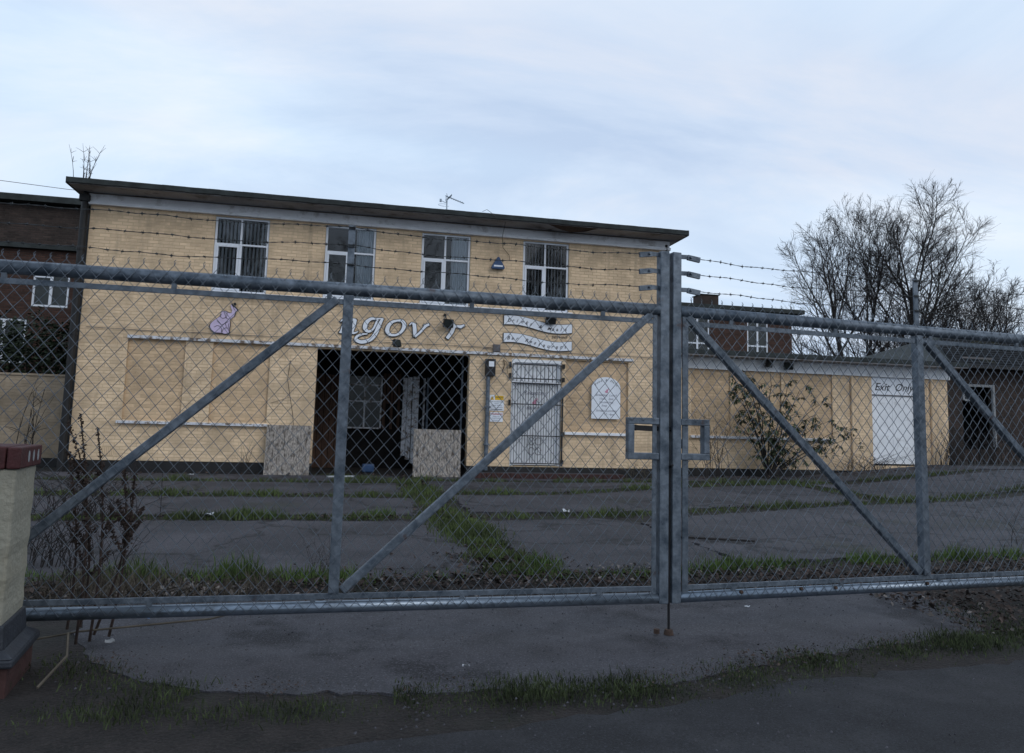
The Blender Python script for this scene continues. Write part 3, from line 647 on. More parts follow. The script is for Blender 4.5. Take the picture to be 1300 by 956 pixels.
# ------------------------------------------------------------------ lettering "ngov r"
SG = thing('shop_lettering', 'white italic letters ngov r with black outline on the yellow wall', 'lettering')
def ribbon(pts, ws, n=14):
    """smooth variable-width stroke: control points -> polygon strips"""
    P = []; 
    m_ = len(pts)
    for i in range(m_-1):
        p0, p1, p2, p3 = [Vector(pts[max(0, min(m_-1, k))]) for k in (i-1, i, i+1, i+2)]
        for k in range(6 if i < m_-2 else 7):
            t = k/6; q = .5*((2*p1)+(-p0+p2)*t+(2*p0-5*p1+4*p2-p3)*t*t+(-p0+3*p1-3*p2+p3)*t**3); w = ws[i]*(1-t)+ws[i+1]*t; P.append((q, w))
    return P
def stroke(b, P, ox, oz, S, grow, y0, y1):
    Lp, Rp = [], []
    for i, (q, w) in enumerate(P):
        d = (P[min(i+1, len(P)-1)][0]-P[max(i-1, 0)][0]); d = d/max(d.length, 1e-6); nrm = Vector((-d.y, d.x)); hw = w/2*S+grow
        e_ = Vector((0, 0))
        if i == 0: e_ = -d*grow
        if i == len(P)-1: e_ = d*grow
        c = Vector((ox+q.x*S, oz+q.y*S))+e_; Lp.append(c+nrm*hw); Rp.append(c-nrm*hw)
    n = len(P); vs = [(v.x, y0, v.y) for v in Lp]+[(v.x, y0, v.y) for v in Rp]+[(v.x, y1, v.y) for v in Lp]+[(v.x, y1, v.y) for v in Rp]
    fs = []
    for i in range(n-1):
        fs += [(i, i+n, i+1+n, i+1), (i+2*n, i+1+2*n, i+1+3*n, i+3*n), (i, i+1, i+1+2*n, i+2*n), (i+n, i+3*n, i+1+3*n, i+1+n)]
    fs += [(0, 2*n, 3*n, n), (n-1, 2*n-1, 4*n-1, 3*n-1)]
    b.add(vs, fs)
LET = {
 'n': [([(-.05,.80),(.12,.97),(.28,.98)], [.05,.10,.12]), ([(.28,.98),(.18,.5),(.02,.02)], [.20,.22,.18]), ([(-.12,.02),(.02,.0),(.16,.03)], [.04,.08,.04]),
       ([(.20,.55),(.45,.86),(.75,.98),(.98,.95)], [.05,.08,.14,.20]), ([(.98,1.0),(.88,.55),(.78,.10),(.95,.02),(1.2,.14)], [.20,.24,.20,.12,.04])],
 'g': [([(1.35,1.02),(1.0,.98),(.70,.96),(.42,.70),(.36,.36),(.56,.16),(.86,.34),(1.10,.92)], [.04,.10,.16,.24,.26,.14,.10,.12]),
       ([(1.42,1.04),(1.22,.60),(1.02,.06),(.72,-.34),(.20,-.52),(-.14,-.40),(-.10,-.20),(.20,-.04),(.52,.0)], [.12,.22,.24,.20,.20,.20,.16,.10,.04])],
 'o': [([(.72,1.02),(.36,.90),(.10,.58),(.06,.22),(.30,.02)], [.10,.16,.24,.26,.14]), ([(.30,.02),(.68,.06),(1.02,.34),(1.16,.74),(1.0,1.0),(.72,1.02)], [.14,.12,.18,.26,.18,.10])],
 'v': [([(-.06,.86),(.10,1.0),(.28,.92)], [.04,.12,.20]), ([(.28,.96),(.34,.5),(.36,.04)], [.24,.26,.20]), ([(.38,.02),(.78,.42),(1.12,.84),(1.36,.98)], [.12,.14,.16,.16]), ([(1.1,.84),(.98,.94)], [.06,.06])],
 'r': [([(.28,.76),(.48,.96),(.66,.96)], [.05,.12,.18]), ([(.68,1.0),(.54,.5),(.22,.02)], [.20,.24,.20]), ([(.60,.72),(.86,.88),(1.12,.86),(1.36,.98)], [.08,.10,.20,.12])],
}
for ch, ox, oz, S in (('n', -.22, 3.455, .33), ('g', .20, 3.455, .38), ('o', .84, 3.45, .36), ('v', 1.40, 3.44, .33), ('r', 2.22, 3.44, .36)):
    bb, wb = MB(), MB()
    for k, (pts, ws) in enumerate(LET[ch]):
        P = ribbon(pts, ws)
        stroke(bb, P, ox, oz, S, .020, 18.162+.0008*k, 18.19); stroke(wb, P, ox, oz, S, .003, 18.146+.0009*k, 18.161)
    lt = bb.obj('letter', M_BLACK, SG); wb.obj('letter_face', M_SIGNW, lt)

# elephant sign
EL = thing('elephant_sign', 'flat lilac elephant sign with raised trunk on the yellow wall', 'sign')
def E2(p): return (-3.15+(p[0]-160)*.00103, 3.28+(820-p[1])*.00116)
OUT = [(600,195),(640,236),(690,262),(745,308),(742,330),(706,352),(704,405),(684,452),(622,500),(592,530),(606,580),(612,640),(596,700),(608,780),(572,812),(500,824),(440,804),(280,804),(205,755),(160,690),(166,640),(202,590),(262,540),(322,500),(374,460),(384,410),(410,362),(470,348),(520,362),(580,385),(628,378),(636,340),(622,290),(596,240)]
cx, cy = 430, 600
INN = [(p[0]+(cx-p[0])*.075, p[1]+(cy-p[1])*.055) for p in OUT]
b = MB(); b.prism([E2(p) for p in OUT], 18.16, 18.19); base = b.obj('sign_backing', M_BLACK, EL)
b = MB(); b.prism([E2(p) for p in INN], 18.152, 18.159); b.obj('sign_face', M_PURP, EL)
b = MB()
for ln in ([(270,690),(330,655),(400,670),(430,720),(430,780)], [(400,420),(385,480),(430,510),(500,490)], [(450,370),(480,430),(500,490)], [(520,380),(520,440),(510,500),(570,520)], [(320,560),(420,640),(500,600),(560,560)],
           [(500,600),(530,700),(560,700)], [(575,600),(560,700),(590,760)], [(520,690),(460,720),(440,790)], [(640,250),(660,310),(690,340)]):
    q = [(*E2(p), 0) for p in ln]; b.tube([(x, 18.150, z) for x, z, _ in q], .007, 4)
b.obj('painted_lines', M_BLACK, EL)
b = MB(); b.tube([(-2.62,18.17,3.985),(-2.62,18.10,3.985)], .03, 10)
tag(b.obj('wall_stud', M_BLACK), 'small round black stud on the wall just above the elephant trunk', 'stud')

# wavy banners
def banner(name, label, zt, zb, words):
    T = thing(name, label, 'sign')
    n = 40; X0, X1 = 3.70, 5.45
    wave = lambda u: .055*math.sin(u*2*math.pi*.92+.55) - .10*u + .012
    def poly(g, dz=0): return [(X0-g+(X1-X0+2*g)*i/n, zb-g+wave(i/n)+dz) for i in range(n+1)], [(X0-g+(X1-X0+2*g)*i/n, zt+g+wave(i/n)+dz) for i in range(n+1)]
    for g, y0, y1, m_, nm in ((.014, 18.162, 18.19, M_BLACK, 'sign_backing'), (0, 18.15, 18.161, M_SIGNW, 'sign_face')):
        lo, hi = poly(g); b = MB(); k = n+1
        vs = [(x, y0, z) for x, z in lo]+[(x, y0, z) for x, z in hi]+[(x, y1, z) for x, z in lo]+[(x, y1, z) for x, z in hi]
        fs = [(i, i+1, i+1+k, i+k) for i in range(n)]+[(i+2*k, i+3*k, i+1+3*k, i+1+2*k) for i in range(n)]+[(i, i+2*k, i+1+2*k, i+1) for i in range(n)]+[(i+k, i+1+k, i+1+3*k, i+3*k) for i in range(n)]+[(0, k, 3*k, 2*k), (n, n+2*k, n+3*k, n+k)]
        b.add(vs, fs); o = b.obj(nm, m_, T)
    adv = (X1-X0-.16)/len(words)
    for i, ch in enumerate(words):
        if ch == ' ': continue
        u = (.08+adv*(i+.2))/(X1-X0); sl_ = (wave(u+.02)-wave(u))/(.02*(X1-X0))
        text_mesh(ch, .12, M_INK, 'lettering', T, X0+.08+adv*i, 18.148, (zt+zb)/2+wave(u)-.05, .35, .001, 'LEFT', math.atan(sl_), bold=.0025)
    return T
banner('wavy_banner_sign', 'upper white wavy banner sign with black italic writing beside the lettering', 4.05, 3.83, 'Drinks & Meals')
banner('wavy_banner_sign', 'lower white wavy banner sign with black italic writing beneath the first', 3.61, 3.39, 'Bar Restaurant')
lt = thing('painted_word', 'dark italic word painted on the wall between the two banners', 'lettering')
text_mesh('served', .15, M_INK, 'lettering', lt, 4.92, 18.188, 3.585, .35, .001, 'LEFT')

# menu board
MBD = thing('menu_board', 'white arched menu board with faded writing on the right of the barred door', 'sign')
arc = [(6.0,1.62),(6.76,1.62),(6.76,2.40)]+[(6.38+.38*math.cos(t), 2.40+.27*math.sin(t)) for t in np.linspace(.12, math.pi-.12, 18)]+[(6.0,2.40)]
b = MB(); b.prism(arc, 18.165, 18.19); b.obj('sign_face', M_SIGNW, MBD)
s_ = 'Food & Menu'
for i, ch in enumerate(s_):
    t = math.pi*.86-i*(math.pi*.72/(len(s_)-1)); text_mesh(ch, .085, M_INK, 'lettering', MBD, 6.38+.29*math.cos(t), 18.163, 2.375+.19*math.sin(t), .3, .0008, 'CENTER', (t-math.pi/2)*.75)
for tx, z, sz, xo in (('Breakfast  Lunch', 2.19, .085, 0), ('10am    3pm', 2.10, .075, 0), ('Sandwiches', 2.01, .08, 0), ('Soup', 1.93, .075, -.05), ('Sunday Lunches', 1.80, .085, 0), ('12 - 4pm', 1.71, .075, .08)):
    text_mesh(tx, sz, M_INKG, 'lettering', MBD, 6.38+xo, 18.163, z, .35, .0008, 'CENTER')
b = MB(); b.prism([E2(p) for p in OUT], 0, .0015)
me = b.mesh('printed_elephant', M_PINK); me.transform(Matrix.Translation((6.40, 18.162, 2.27)) @ Matrix.Scale(.17, 4) @ Matrix.Translation((2.85, 0, -3.28)))
o = bpy.data.objects.new('printed_elephant', me); COL.objects.link(o); o.parent = MBD
me = b.mesh('printed_elephant', M_PINK); me.transform(Matrix.Translation((4.56, 18.254, 1.92)) @ Matrix.Scale(.24, 4) @ Matrix.Translation((2.85, 0, -3.28)))
o = bpy.data.objects.new('printed_elephant', me); COL.objects.link(o); o.parent = D

# hazard signs
HS = thing('hazard_sign', 'amber and white electrical danger sign between meter box and barred door', 'sign')
boxo('sign_plate', M_SIGNW, HS, 3.39, 3.76, 18.178, 18.19, 1.74, 2.12)
boxo('amber_panel', M_AMB, HS, 3.53, 3.75, 18.174, 18.1775, 2.0, 2.11)
b = MB(); b.prism([(3.41,2.0),(3.51,2.0),(3.46,2.10)], 18.174, 18.1775); b.obj('warning_triangle', M_AMB, HS)
b = MB(); b.prism([(3.463,2.085),(3.445,2.045),(3.458,2.045),(3.45,2.012),(3.475,2.055),(3.46,2.055)], 18.171, 18.1735); b.obj('lightning_bolt', M_INK, HS)
text_mesh('DANGER', .055, M_INK, 'lettering', HS, 3.64, 18.173, 2.045, 0, .0008, 'CENTER')
for i, tx in enumerate(('No unauthorised', 'access', '24 hour security', 'CCTV in operation')): text_mesh(tx, .04, M_INK, 'lettering', HS, 3.575, 18.1765, 1.945-i*.045, 0, .0008, 'CENTER')
b = MB(); b.box(3.43, 3.72, 18.1745, 18.1775, 1.765, 1.78); b.obj('rule_line', M_INK, HS)
WS = thing('warning_sign', 'small white warning sign with red heading below the amber danger sign', 'sign')
boxo('sign_plate', M_SIGNW, WS, 3.42, 3.74, 18.178, 18.19, 1.47, 1.70)
text_mesh('WARNING', .062, M_RED, 'lettering', WS, 3.58, 18.1765, 1.635, 0, .0008, 'CENTER', bold=.001)
for i, tx in enumerate(('Keep out', 'Guard dogs', 'on patrol')): text_mesh(tx, .045, M_INKG, 'lettering', WS, 3.58, 18.1765, 1.585-i*.045, 0, .0008, 'CENTER')

# meter box and conduit, small boxes
MT = thing('meter_box', 'black meter box on a grey steel conduit left of the barred door', 'meter box')
boxo('box', M_BLACKM, MT, 3.26, 3.50, 18.04, 18.19, 2.57, 2.99, bev=.01); boxo('paper_label', M_SIGNW, MT, 3.33, 3.46, 18.035, 18.0385, 2.80, 2.93)
b = MB(); b.tube([(3.34,18.13,.30),(3.34,18.13,2.57)], .05, 12); b.obj('conduit', M_GALV, MT, smooth=False)
b = MB()
for zz in (.9, 1.8): b.box(3.27, 3.41, 18.06, 18.19, zz, zz+.04)
b.obj('conduit_clip', M_GALV, MT)
b = MB(); b.box(3.44, 3.62, 18.12, 18.19, 3.18, 3.36)
tag(b.obj('junction_box', M_HOSE, bev=.006), 'small grey junction box above the black meter box', 'junction box')
b = MB(); b.tube([(3.72,18.17,3.0),(3.74,18.16,2.85),(3.69,18.16,2.7)], .010, 6); b.tube([(3.74,18.16,2.98),(3.80,18.16,2.92),(3.82,18.16,2.66),(3.70,18.16,2.68)], .007, 5)
tag(b.obj('cut_cable', M_BLACK), 'cut black cable ends hanging between meter box and barred door', 'cable')
# alarm
AL = thing('alarm_box', 'blue triangular alarm box between the third and fourth upper windows', 'alarm')
b = MB(); b.prism([(3.35,5.24),(3.65,5.24),(3.67,5.28),(3.52,5.54),(3.48,5.54),(3.33,5.28)], 18.08, 18.19); b.obj('case', M_BLUEB, AL, bev=.01)
b = MB(); b.box(3.39, 3.61, 18.075, 18.0795, 5.29, 5.33); b.obj('white_band', M_SIGNW, AL)

def floodlight(label, x, y, z, s=.18, rot=.3, arm=True, tiltx=.5):
    T = thing('floodlight', label, 'floodlight', 'black floodlights on the buildings')
    R_ = Matrix.Translation((x, y-.16, z)) @ Matrix.Rotation(rot, 4, 'Z') @ Matrix.Rotation(tiltx, 4, 'X')
    def place(b, nm, m_, par=T, **k):
        o = b.obj(nm, m_, par, **k); o.data.transform(R_); return o
    b = MB(); b.box(-s/2, s/2, -.04, .04, -s*.42, s*.42)
    for i in range(5): b.box(-s/2+.01, s/2-.01, .04, .06, -s*.36+i*s*.17, -s*.33+i*s*.17)
    c_ = place(b, 'lamp_housing', M_BLACKM)
    b = MB(); b.box(-s/2+.015, s/2-.015, -.045, -.041, -s*.34, s*.34); place(b, 'lamp_glass', M_DIRTYG)
    b = MB(); b.tube([(-s/2-.01,0,0),(-s/2-.012,.06,-.02),(0,.10,-.03),(s/2+.012,.06,-.02),(s/2+.01,0,0)], .008, 5); place(b, 'bracket', M_BLACKM)
    b = MB()
    if arm: b.tube([(x,y-.07,z),(x-.06,y-.03,z+.20),(x-.07,y,z+.22)], .014, 6); b.tube([(x-.07,y,z+.22),(x-.07,y-.035,z+.22)], .035, 8)
    else: b.tube([(x,y-.07,z-.03),(x,y,z-.06)], .018, 6)
    b.obj('arm', M_BLACKM, T)
    return T
floodlight('black floodlight on a wall arm between the letters v and r', 2.30, 18.19, 3.80, .24, .2, True, .2)
floodlight('black floodlight on the lintel board under the letter o', 1.09, 18.14, 3.25, .20, .7, False, -.3)
floodlight('black floodlight hanging over the right end of the white banners', 4.86, 18.19, 4.02, .26, -.15, True, .9)

# aerial and sapling on the roof
AE = thing('tv_aerial', 'small grey television aerial standing on the roof of the yellow building', 'aerial')
b = MB(); b.tube([(2.28,19.0,6.45),(2.27,19.0,7.17)], .016, 6); b.obj('mast', M_ALU, AE)
b = MB(); b.tube([(2.22,18.95,7.24),(2.70,18.85,7.05)], .012, 6)
for i in range(9):
    t = .12+i*.1; c = Vector((2.22,18.95,7.24)).lerp(Vector((2.70,18.85,7.05)), t); b.tube([c-Vector((.02,.09,0)), c+Vector((.02,.09,0))], .005, 4)
b.obj('boom', M_ALU, AE)
b = MB()
for i in range(4): b.tube([(2.2+.01*i,18.78,7.10+.05*i),(2.28+.01*i,19.12,7.10+.05*i)], .006, 4)
b.add([(2.27,18.86,7.16),(2.38,18.86,7.28),(2.40,19.06,7.28),(2.29,19.06,7.16)], [(0,1,2,3),(3,2,1,0)])
b.obj('reflector', M_ALU, AE)
b = MB(); ring = [(2.20+.15*math.cos(t), 18.98+.1*math.sin(t)-.0, 7.0+.06*math.sin(t)) for t in np.linspace(1.2, 5.6, 14)]; b.tube(ring, .005, 4); b.tube([(2.10,18.98,7.12),(2.27,19,7.06)], .008, 4); b.box(2.08, 2.13, 18.95, 19.0, 7.08, 7.15); b.obj('dipole', M_ALU, AE)

# ------------------------------------------------------------------ single-storey wing
Wg = thing('single_storey_wing', 'low flat-roofed yellow brick wing to the right with white fascia', 'building')
EX = (14.60, 16.02, .55, 3.07)
WP = [(9.05,10.20,1.27,3.06), (10.28,11.74,1.27,3.06), (11.82,13.33,1.27,3.06)]
wh = [EX]+WP
ww = wallbox('wall', M_YELM, Wg, 8.2, 17.12, 18.9, 19.15, .40, 3.38, wh)
brickwork(ww, M_YEL, 8.2, 17.12, .41, 3.06, 18.9, wh, singles=(8.6, 17.2, .4, 1.3))
for a, b_, c, d in WP:
    pn = boxo('infill_panel', M_YELM, Wg, a, b_, 18.945, 19.1, c, d); brickwork(pn, M_YELP, a, b_, c, d, 18.945, [])
boxo('plinth', M_BLACK, Wg, 8.2, 17.13, 18.91, 19.14, -.1, .40)
boxo('side_wall', M_BRKDM, Wg, 16.9, 17.13, 19.15, 26, -.1, 3.38)
rf = boxo('roof', M_FELT, Wg, 8.05, 17.35, 18.3, 26, 3.40, 3.53, bev=.01)
boxo('soffit', M_SOFF, rf, 8.05, 17.33, 18.32, 18.86, 3.375, 3.398)
b = MB()
for i in range(5): 
    w = 9.0/5; b2 = MB(); b2.box(8.1+i*w+.002, 8.1+(i+1)*w-.002, 18.83, 18.9, 3.06, 3.372); b2.obj('fascia_board', M_WHITE, Wg, bev=.004)
boxo('side_fascia', M_WHITE, Wg, 17.13, 17.17, 18.83, 26, 3.06, 3.372)
strip('lower_sill', M_PEEL, Wg, 9.0, 13.34, 18.80, 18.9, 1.20, 1.265, 2)
b = MB(); b.tube([(13.93,18.86,.3),(13.93,18.86,3.06)], .035, 8); b.obj('downpipe', M_YEL, Wg)
for xx in (16.28, 16.55): 
    b = MB(); b.tube([(xx,18.86,.5),(xx,18.86,3.06)], .04, 8); b.obj('downpipe', M_YEL, Wg)
XD = bpy.data.objects.new('exit_door', None); COL.objects.link(XD); XD.parent = Wg
boxo('header_board', M_SIGNW, XD, 14.60, 16.02, 18.93, 18.97, 2.56, 3.06)
boxo('door_leaf', M_WHITE, XD, 14.61, 15.30, 18.95, 18.99, .60, 2.54, bev=.004); boxo('door_leaf', M_WHITE, XD, 15.31, 16.01, 18.955, 18.99, .60, 2.54, bev=.004)
boxo('drip_rail', M_HOSE, XD, 14.60, 16.02, 18.915, 18.95, 2.535, 2.56)
text_mesh('Exit  Only', .31, M_INK, 'lettering', XD, 15.34, 18.926, 2.68, .35, .002, 'CENTER', bold=.001)
floodlight('left one of two black floodlights on the white fascia of the wing', 11.25, 18.83, 3.27, .24, .5, False, .3)
floodlight('right one of two black floodlights on the white fascia of the wing', 11.83, 18.83, 3.23, .24, -.4, False, .3)

# ------------------------------------------------------------------ brick step and boards
ST = thing('brick_step', 'low red brick step in front of the barred door', 'step')
x = 2.96
while x < 6.75:
    w = .105; bb = MB(); bb.box(x, x+w, 17.72+random.uniform(-.01, .01), 17.94, .10, .255+random.uniform(-.006, .004)); bb.obj('brick', M_BRKS, ST, bev=.006); x += w+.010
boxo('tread', M_CONC, ST, 2.97, 6.73, 17.945, 18.2, .08, .262)
def board(label, x0, x1, yb, zb, h, lean, hole=False):
    T = thing('chipboard_sheet', label, 'board', 'weathered chipboard sheets at the lobby opening')
    y1 = yb+lean
    for i, (a, b_) in enumerate(((x0, x0+.11), (x0+.11, x1-.12), (x1-.12, x1))):
        dy_ = .0 if i == 1 else .012
        b = MB(); b.add([(a,yb+dy_,zb),(b_-.001,yb+dy_,zb),(b_-.001,y1+dy_,zb+h),(a,y1+dy_,zb+h),(a,yb+dy_+.018,zb),(b_-.001,yb+dy_+.018,zb),(b_-.001,y1+dy_+.018,zb+h),(a,y1+dy_+.018,zb+h)],
                        [(0,1,2,3),(7,6,5,4),(0,4,5,1),(1,5,6,2),(2,6,7,3),(3,7,4,0)])
        b.obj('sheet' if i == 1 else 'edge_strip', M_OSB, T)
    return T
board('weathered grey chipboard sheet leaning on the wall left of the dark opening', -1.74, -.76, 17.86, .125, 1.13, .22)
board('weathered grey chipboard sheet standing across the right side of the dark opening', 1.58, 2.70, 17.88, .125, 1.12, .12)

# ------------------------------------------------------------------ low wall at left, hedge
LW = thing('garden_wall', 'dirty yellow painted wall to the left of the two-storey building', 'wall')
lw = boxo('wall', M_DIRTY, LW, -16, -6.52, 20.0, 20.25, .33, 2.26)
brickwork(lw, M_DIRTY, -16, -6.52, .335, 2.18, 20.0, [], singles=(-8.2, -6.5, .3, 1.2))
boxo('coping', M_DIRTY, LW, -16, -6.49, 19.97, 20.28, 2.262, 2.31); boxo('plinth', M_BLACK, LW, -16, -6.51, 19.985, 20.24, -.1, .33)
b = MB(); b.box(-6.50, -6.30, 20.0, 20.1, -.1, 2.2); b.box(-6.49, -5.84, 20.1, 20.2, -.1, 6.3)
tag(b.obj('dark_infill_wall', M_BLACK), 'dark narrow wall filling the gap left of the soil pipe', 'wall')

def leafcloud(c, r, n, size, m, name, parent=None, droop=0.0, flat=.5):
    b = MB()
    for _ in range(n):
        while True:
            p = Vector((random.uniform(-1, 1), random.uniform(-1, 1), random.uniform(-1, 1)))
            if p.length <= 1: break
        f = 1+.25*math.sin(p.x*7+c[0])*math.sin(p.z*6+p.y*5)
        q = Vector((c[0]+p.x*r[0]*f, c[1]+p.y*r[1]*f, c[2]+p.z*r[2]*f)); l = size*random.uniform(.6, 1.3)
        a = random.uniform(0, 6.283); t = Vector((math.cos(a), math.sin(a), random.uniform(-.8, .6)-droop)).normalized(); s = t.cross(Vector((random.gauss(0, 1), random.gauss(0, 1), random.gauss(0, 1)))).normalized()
        b.add([q-t*l/2, q+s*l*flat/2, q+t*l/2, q-s*l*flat/2], [(0,1,2,3)], random.random())
    return b
hb = MB()
for k in range(20):
    xx = -16+k*.5+random.uniform(-.2, .2); zz = random.uniform(2.5, 3.4)
    q = leafcloud((xx, 21.6+random.uniform(-.3, .3), zz), (.75, .6, .85), 850, .13, M_LEAFG, ''); hb.add(q.v, q.f)
hb.r = [random.random() for _ in hb.f]
HG = thing('evergreen_hedge', 'dark evergreen hedge rising behind the left garden wall', 'hedge')
hb.obj('foliage', M_LEAFG, HG)
b = MB()
for k in range(14): xx = -15.5+k*.68; b.tube([(xx,21.6,0),(xx+.1,21.6,1.4),(xx-.1,21.6,2.9)], [.05,.04,.015], 5)
b.obj('stem', M_BARK, HG)

# ------------------------------------------------------------------ brick building behind at left
LB = thing('brick_block', 'dark brown brick flat-roofed block behind the left garden wall', 'building')
lh = [(-9.78,-8.74,4.70,6.12), (-11.1,-9.85,2.9,4.28)]
lw = wallbox('wall', M_BRKDM, LB, -22, -7.0, 26, 26.3, 0, 7.92, lh)
brickwork(lw, M_BRKD, -14, -7.0, 6.66, 7.9, 26, [], scale=1.0)
brickwork(lw, M_BRKR, -14, -7.0, 2.2, 6.50, 26, lh, scale=1.0)
boxo('roof', M_FELT, LB, -22.2, -6.9, 25.7, 34, 7.97, 8.17); boxo('ledge', M_FELT, LB, -22.1, -6.95, 25.82, 26.0, 6.50, 6.64)
for (a, b_, c, d) in lh:
    w = MB(); t = .06; xc = (a+b_)/2
    w.box(a, a+t, 26.02, 26.1, c, d); w.box(b_-t, b_, 26.02, 26.1, c, d); w.box(a+t, b_-t, 26.02, 26.1, c, c+t); w.box(a+t, b_-t, 26.02, 26.1, d-t, d); w.box(xc-.04, xc+.04, 26.01, 26.09, c+t, d-t); w.box(a+t, xc-.04, 26.015, 26.095, d-.5, d-.44)
    wo = w.obj('window', M_PVC, LB)
    boxo('pane', M_DIRTYG, wo, a+t, b_-t, 26.06, 26.065, c+t, d-t); boxo('blind', M_BLIND, wo, a+t, xc-.05, 26.075, 26.08, c+t, d-.5)
b = MB()
b.tube([(-8.05,25.9,0),(-8.05,25.9,6.5)], .06, 8); b.obj('downpipe', M_BLACK, LB)

# ------------------------------------------------------------------ brick house behind at right
BH = thing('brick_house', 'distant brown brick house with chimney seen over the wing roof', 'house')
bhh = [(15.97,17.24,4.9,6.95), (19.28,20.42,4.9,6.95)]
lw = wallbox('wall', M_BRKRM, BH, 13.0, 21.75, 34, 34.3, 0, 7.36, bhh)
brickwork(lw, M_BRKR, 13.0, 21.75, 3.8, 7.35, 34, bhh)
boxo('side_wall', M_BRKRM, BH, 21.5, 21.75, 34.3, 42, 0, 7.36); boxo('roof', M_FELT, BH, 12.6, 22.25, 33.6, 42.4, 7.38, 7.58)
ch = boxo('chimney', M_BRKD, BH, 17.1, 18.05, 34.6, 35.5, 7.58, 8.22); boxo('chimney_cap', M_FELT, ch, 17.05, 18.1, 34.55, 35.55, 8.221, 8.26)
for (a, b_, c, d) in bhh:
    w = MB(); t = .07; xc = (a+b_)/2
    w.box(a, a+t, 34.02, 34.1, c, d); w.box(b_-t, b_, 34.02, 34.1, c, d); w.box(a+t, b_-t, 34.02, 34.1, c, c+t); w.box(a+t, b_-t, 34.02, 34.1, d-t, d); w.box(xc-.045, xc+.045, 34.01, 34.09, c+t, d-t); w.box(a+t, b_-t, 34.015, 34.095, c+.75, c+.82)
    wo = w.obj('window', M_PVC, BH); boxo('pane', M_DIRTYG, wo, a+t, b_-t, 34.055, 34.06, c+t, d-t); boxo('blind', M_BLIND, wo, a+t, a+.45 if a > 18 else b_-t, 34.066, 34.07, c+t, d-t)

# ------------------------------------------------------------------ dark outbuilding at right
OB = thing('brick_outbuilding', 'dark brick outbuilding with mossy slate roof at the far right', 'building')
oh = [(21.45,22.85,1.0,3.36)]
lw = wallbox('wall', M_BRKDM, OB, 20.6, 33, 23, 23.3, 0, 3.95, oh); brickwork(lw, M_BRKD, 20.6, 30, .5, 3.9, 23, oh)
boxo('dark_interior', M_ROOM, OB, 20.65, 32.9, 25.2, 25.3, 0, 3.9)
w = MB(); w.box(21.47, 21.55, 22.98, 23.06, 2.75, 3.34); w.box(22.74, 22.83, 22.98, 23.06, 1.1, 3.34); w.box(21.55, 22.74, 22.985, 23.055, 3.24, 3.33); w.box(21.55, 22.2, 22.985, 23.055, 2.72, 2.79)
w.obj('broken_window_frame', M_HOLE, OB)
RO = bpy.data.objects.new('roof', None); COL.objects.link(RO); RO.parent = OB
base = MB(); base.add([(20.3,22.6,3.95),(33.4,22.6,3.95),(33.4,27.4,5.75),(24.6,27.4,5.75),(20.3,32.4,3.95),(33.4,32.4,3.95)], [(0,1,2,3),(3,2,5,4),(0,3,4)]); base.obj('roof_deck', M_FELT, RO)
sl_ = MB(); rows = 14
for j in range(rows):
    for i in range(34):
        t0, t1 = j/rows, (j+1.15)/rows; xa = 18.2+i*.45+(.22 if j % 2 else 0); yy0 = 22.5+4.9*t0
        if xa < 20.2+4.3*t0+.1: continue
        zz0 = 3.93+1.83*t0; yy1 = 22.5+4.9*t1; zz1 = 3.93+1.83*t1; lf = .035+random.uniform(0, .012)
        sl_.add([(xa,yy0,zz0+lf),(xa+.44,yy0,zz0+lf),(xa+.44,yy1,zz1+.012),(xa,yy1,zz1+.012),(xa,yy0,zz0+lf-.015),(xa+.44,yy0,zz0+lf-.015)], [(0,1,2,3),(4,5,1,0)], random.random())
sl_.obj('slates', M_SLATE, RO, kind='stuff')
boxo('gutter', M_BLACK, OB, 20.2, 33.4, 22.42, 22.52, 3.86, 3.95); boxo('flashing', M_HOSE, RO, 21.9, 23.2, 23.4, 23.45, 4.30, 4.36)

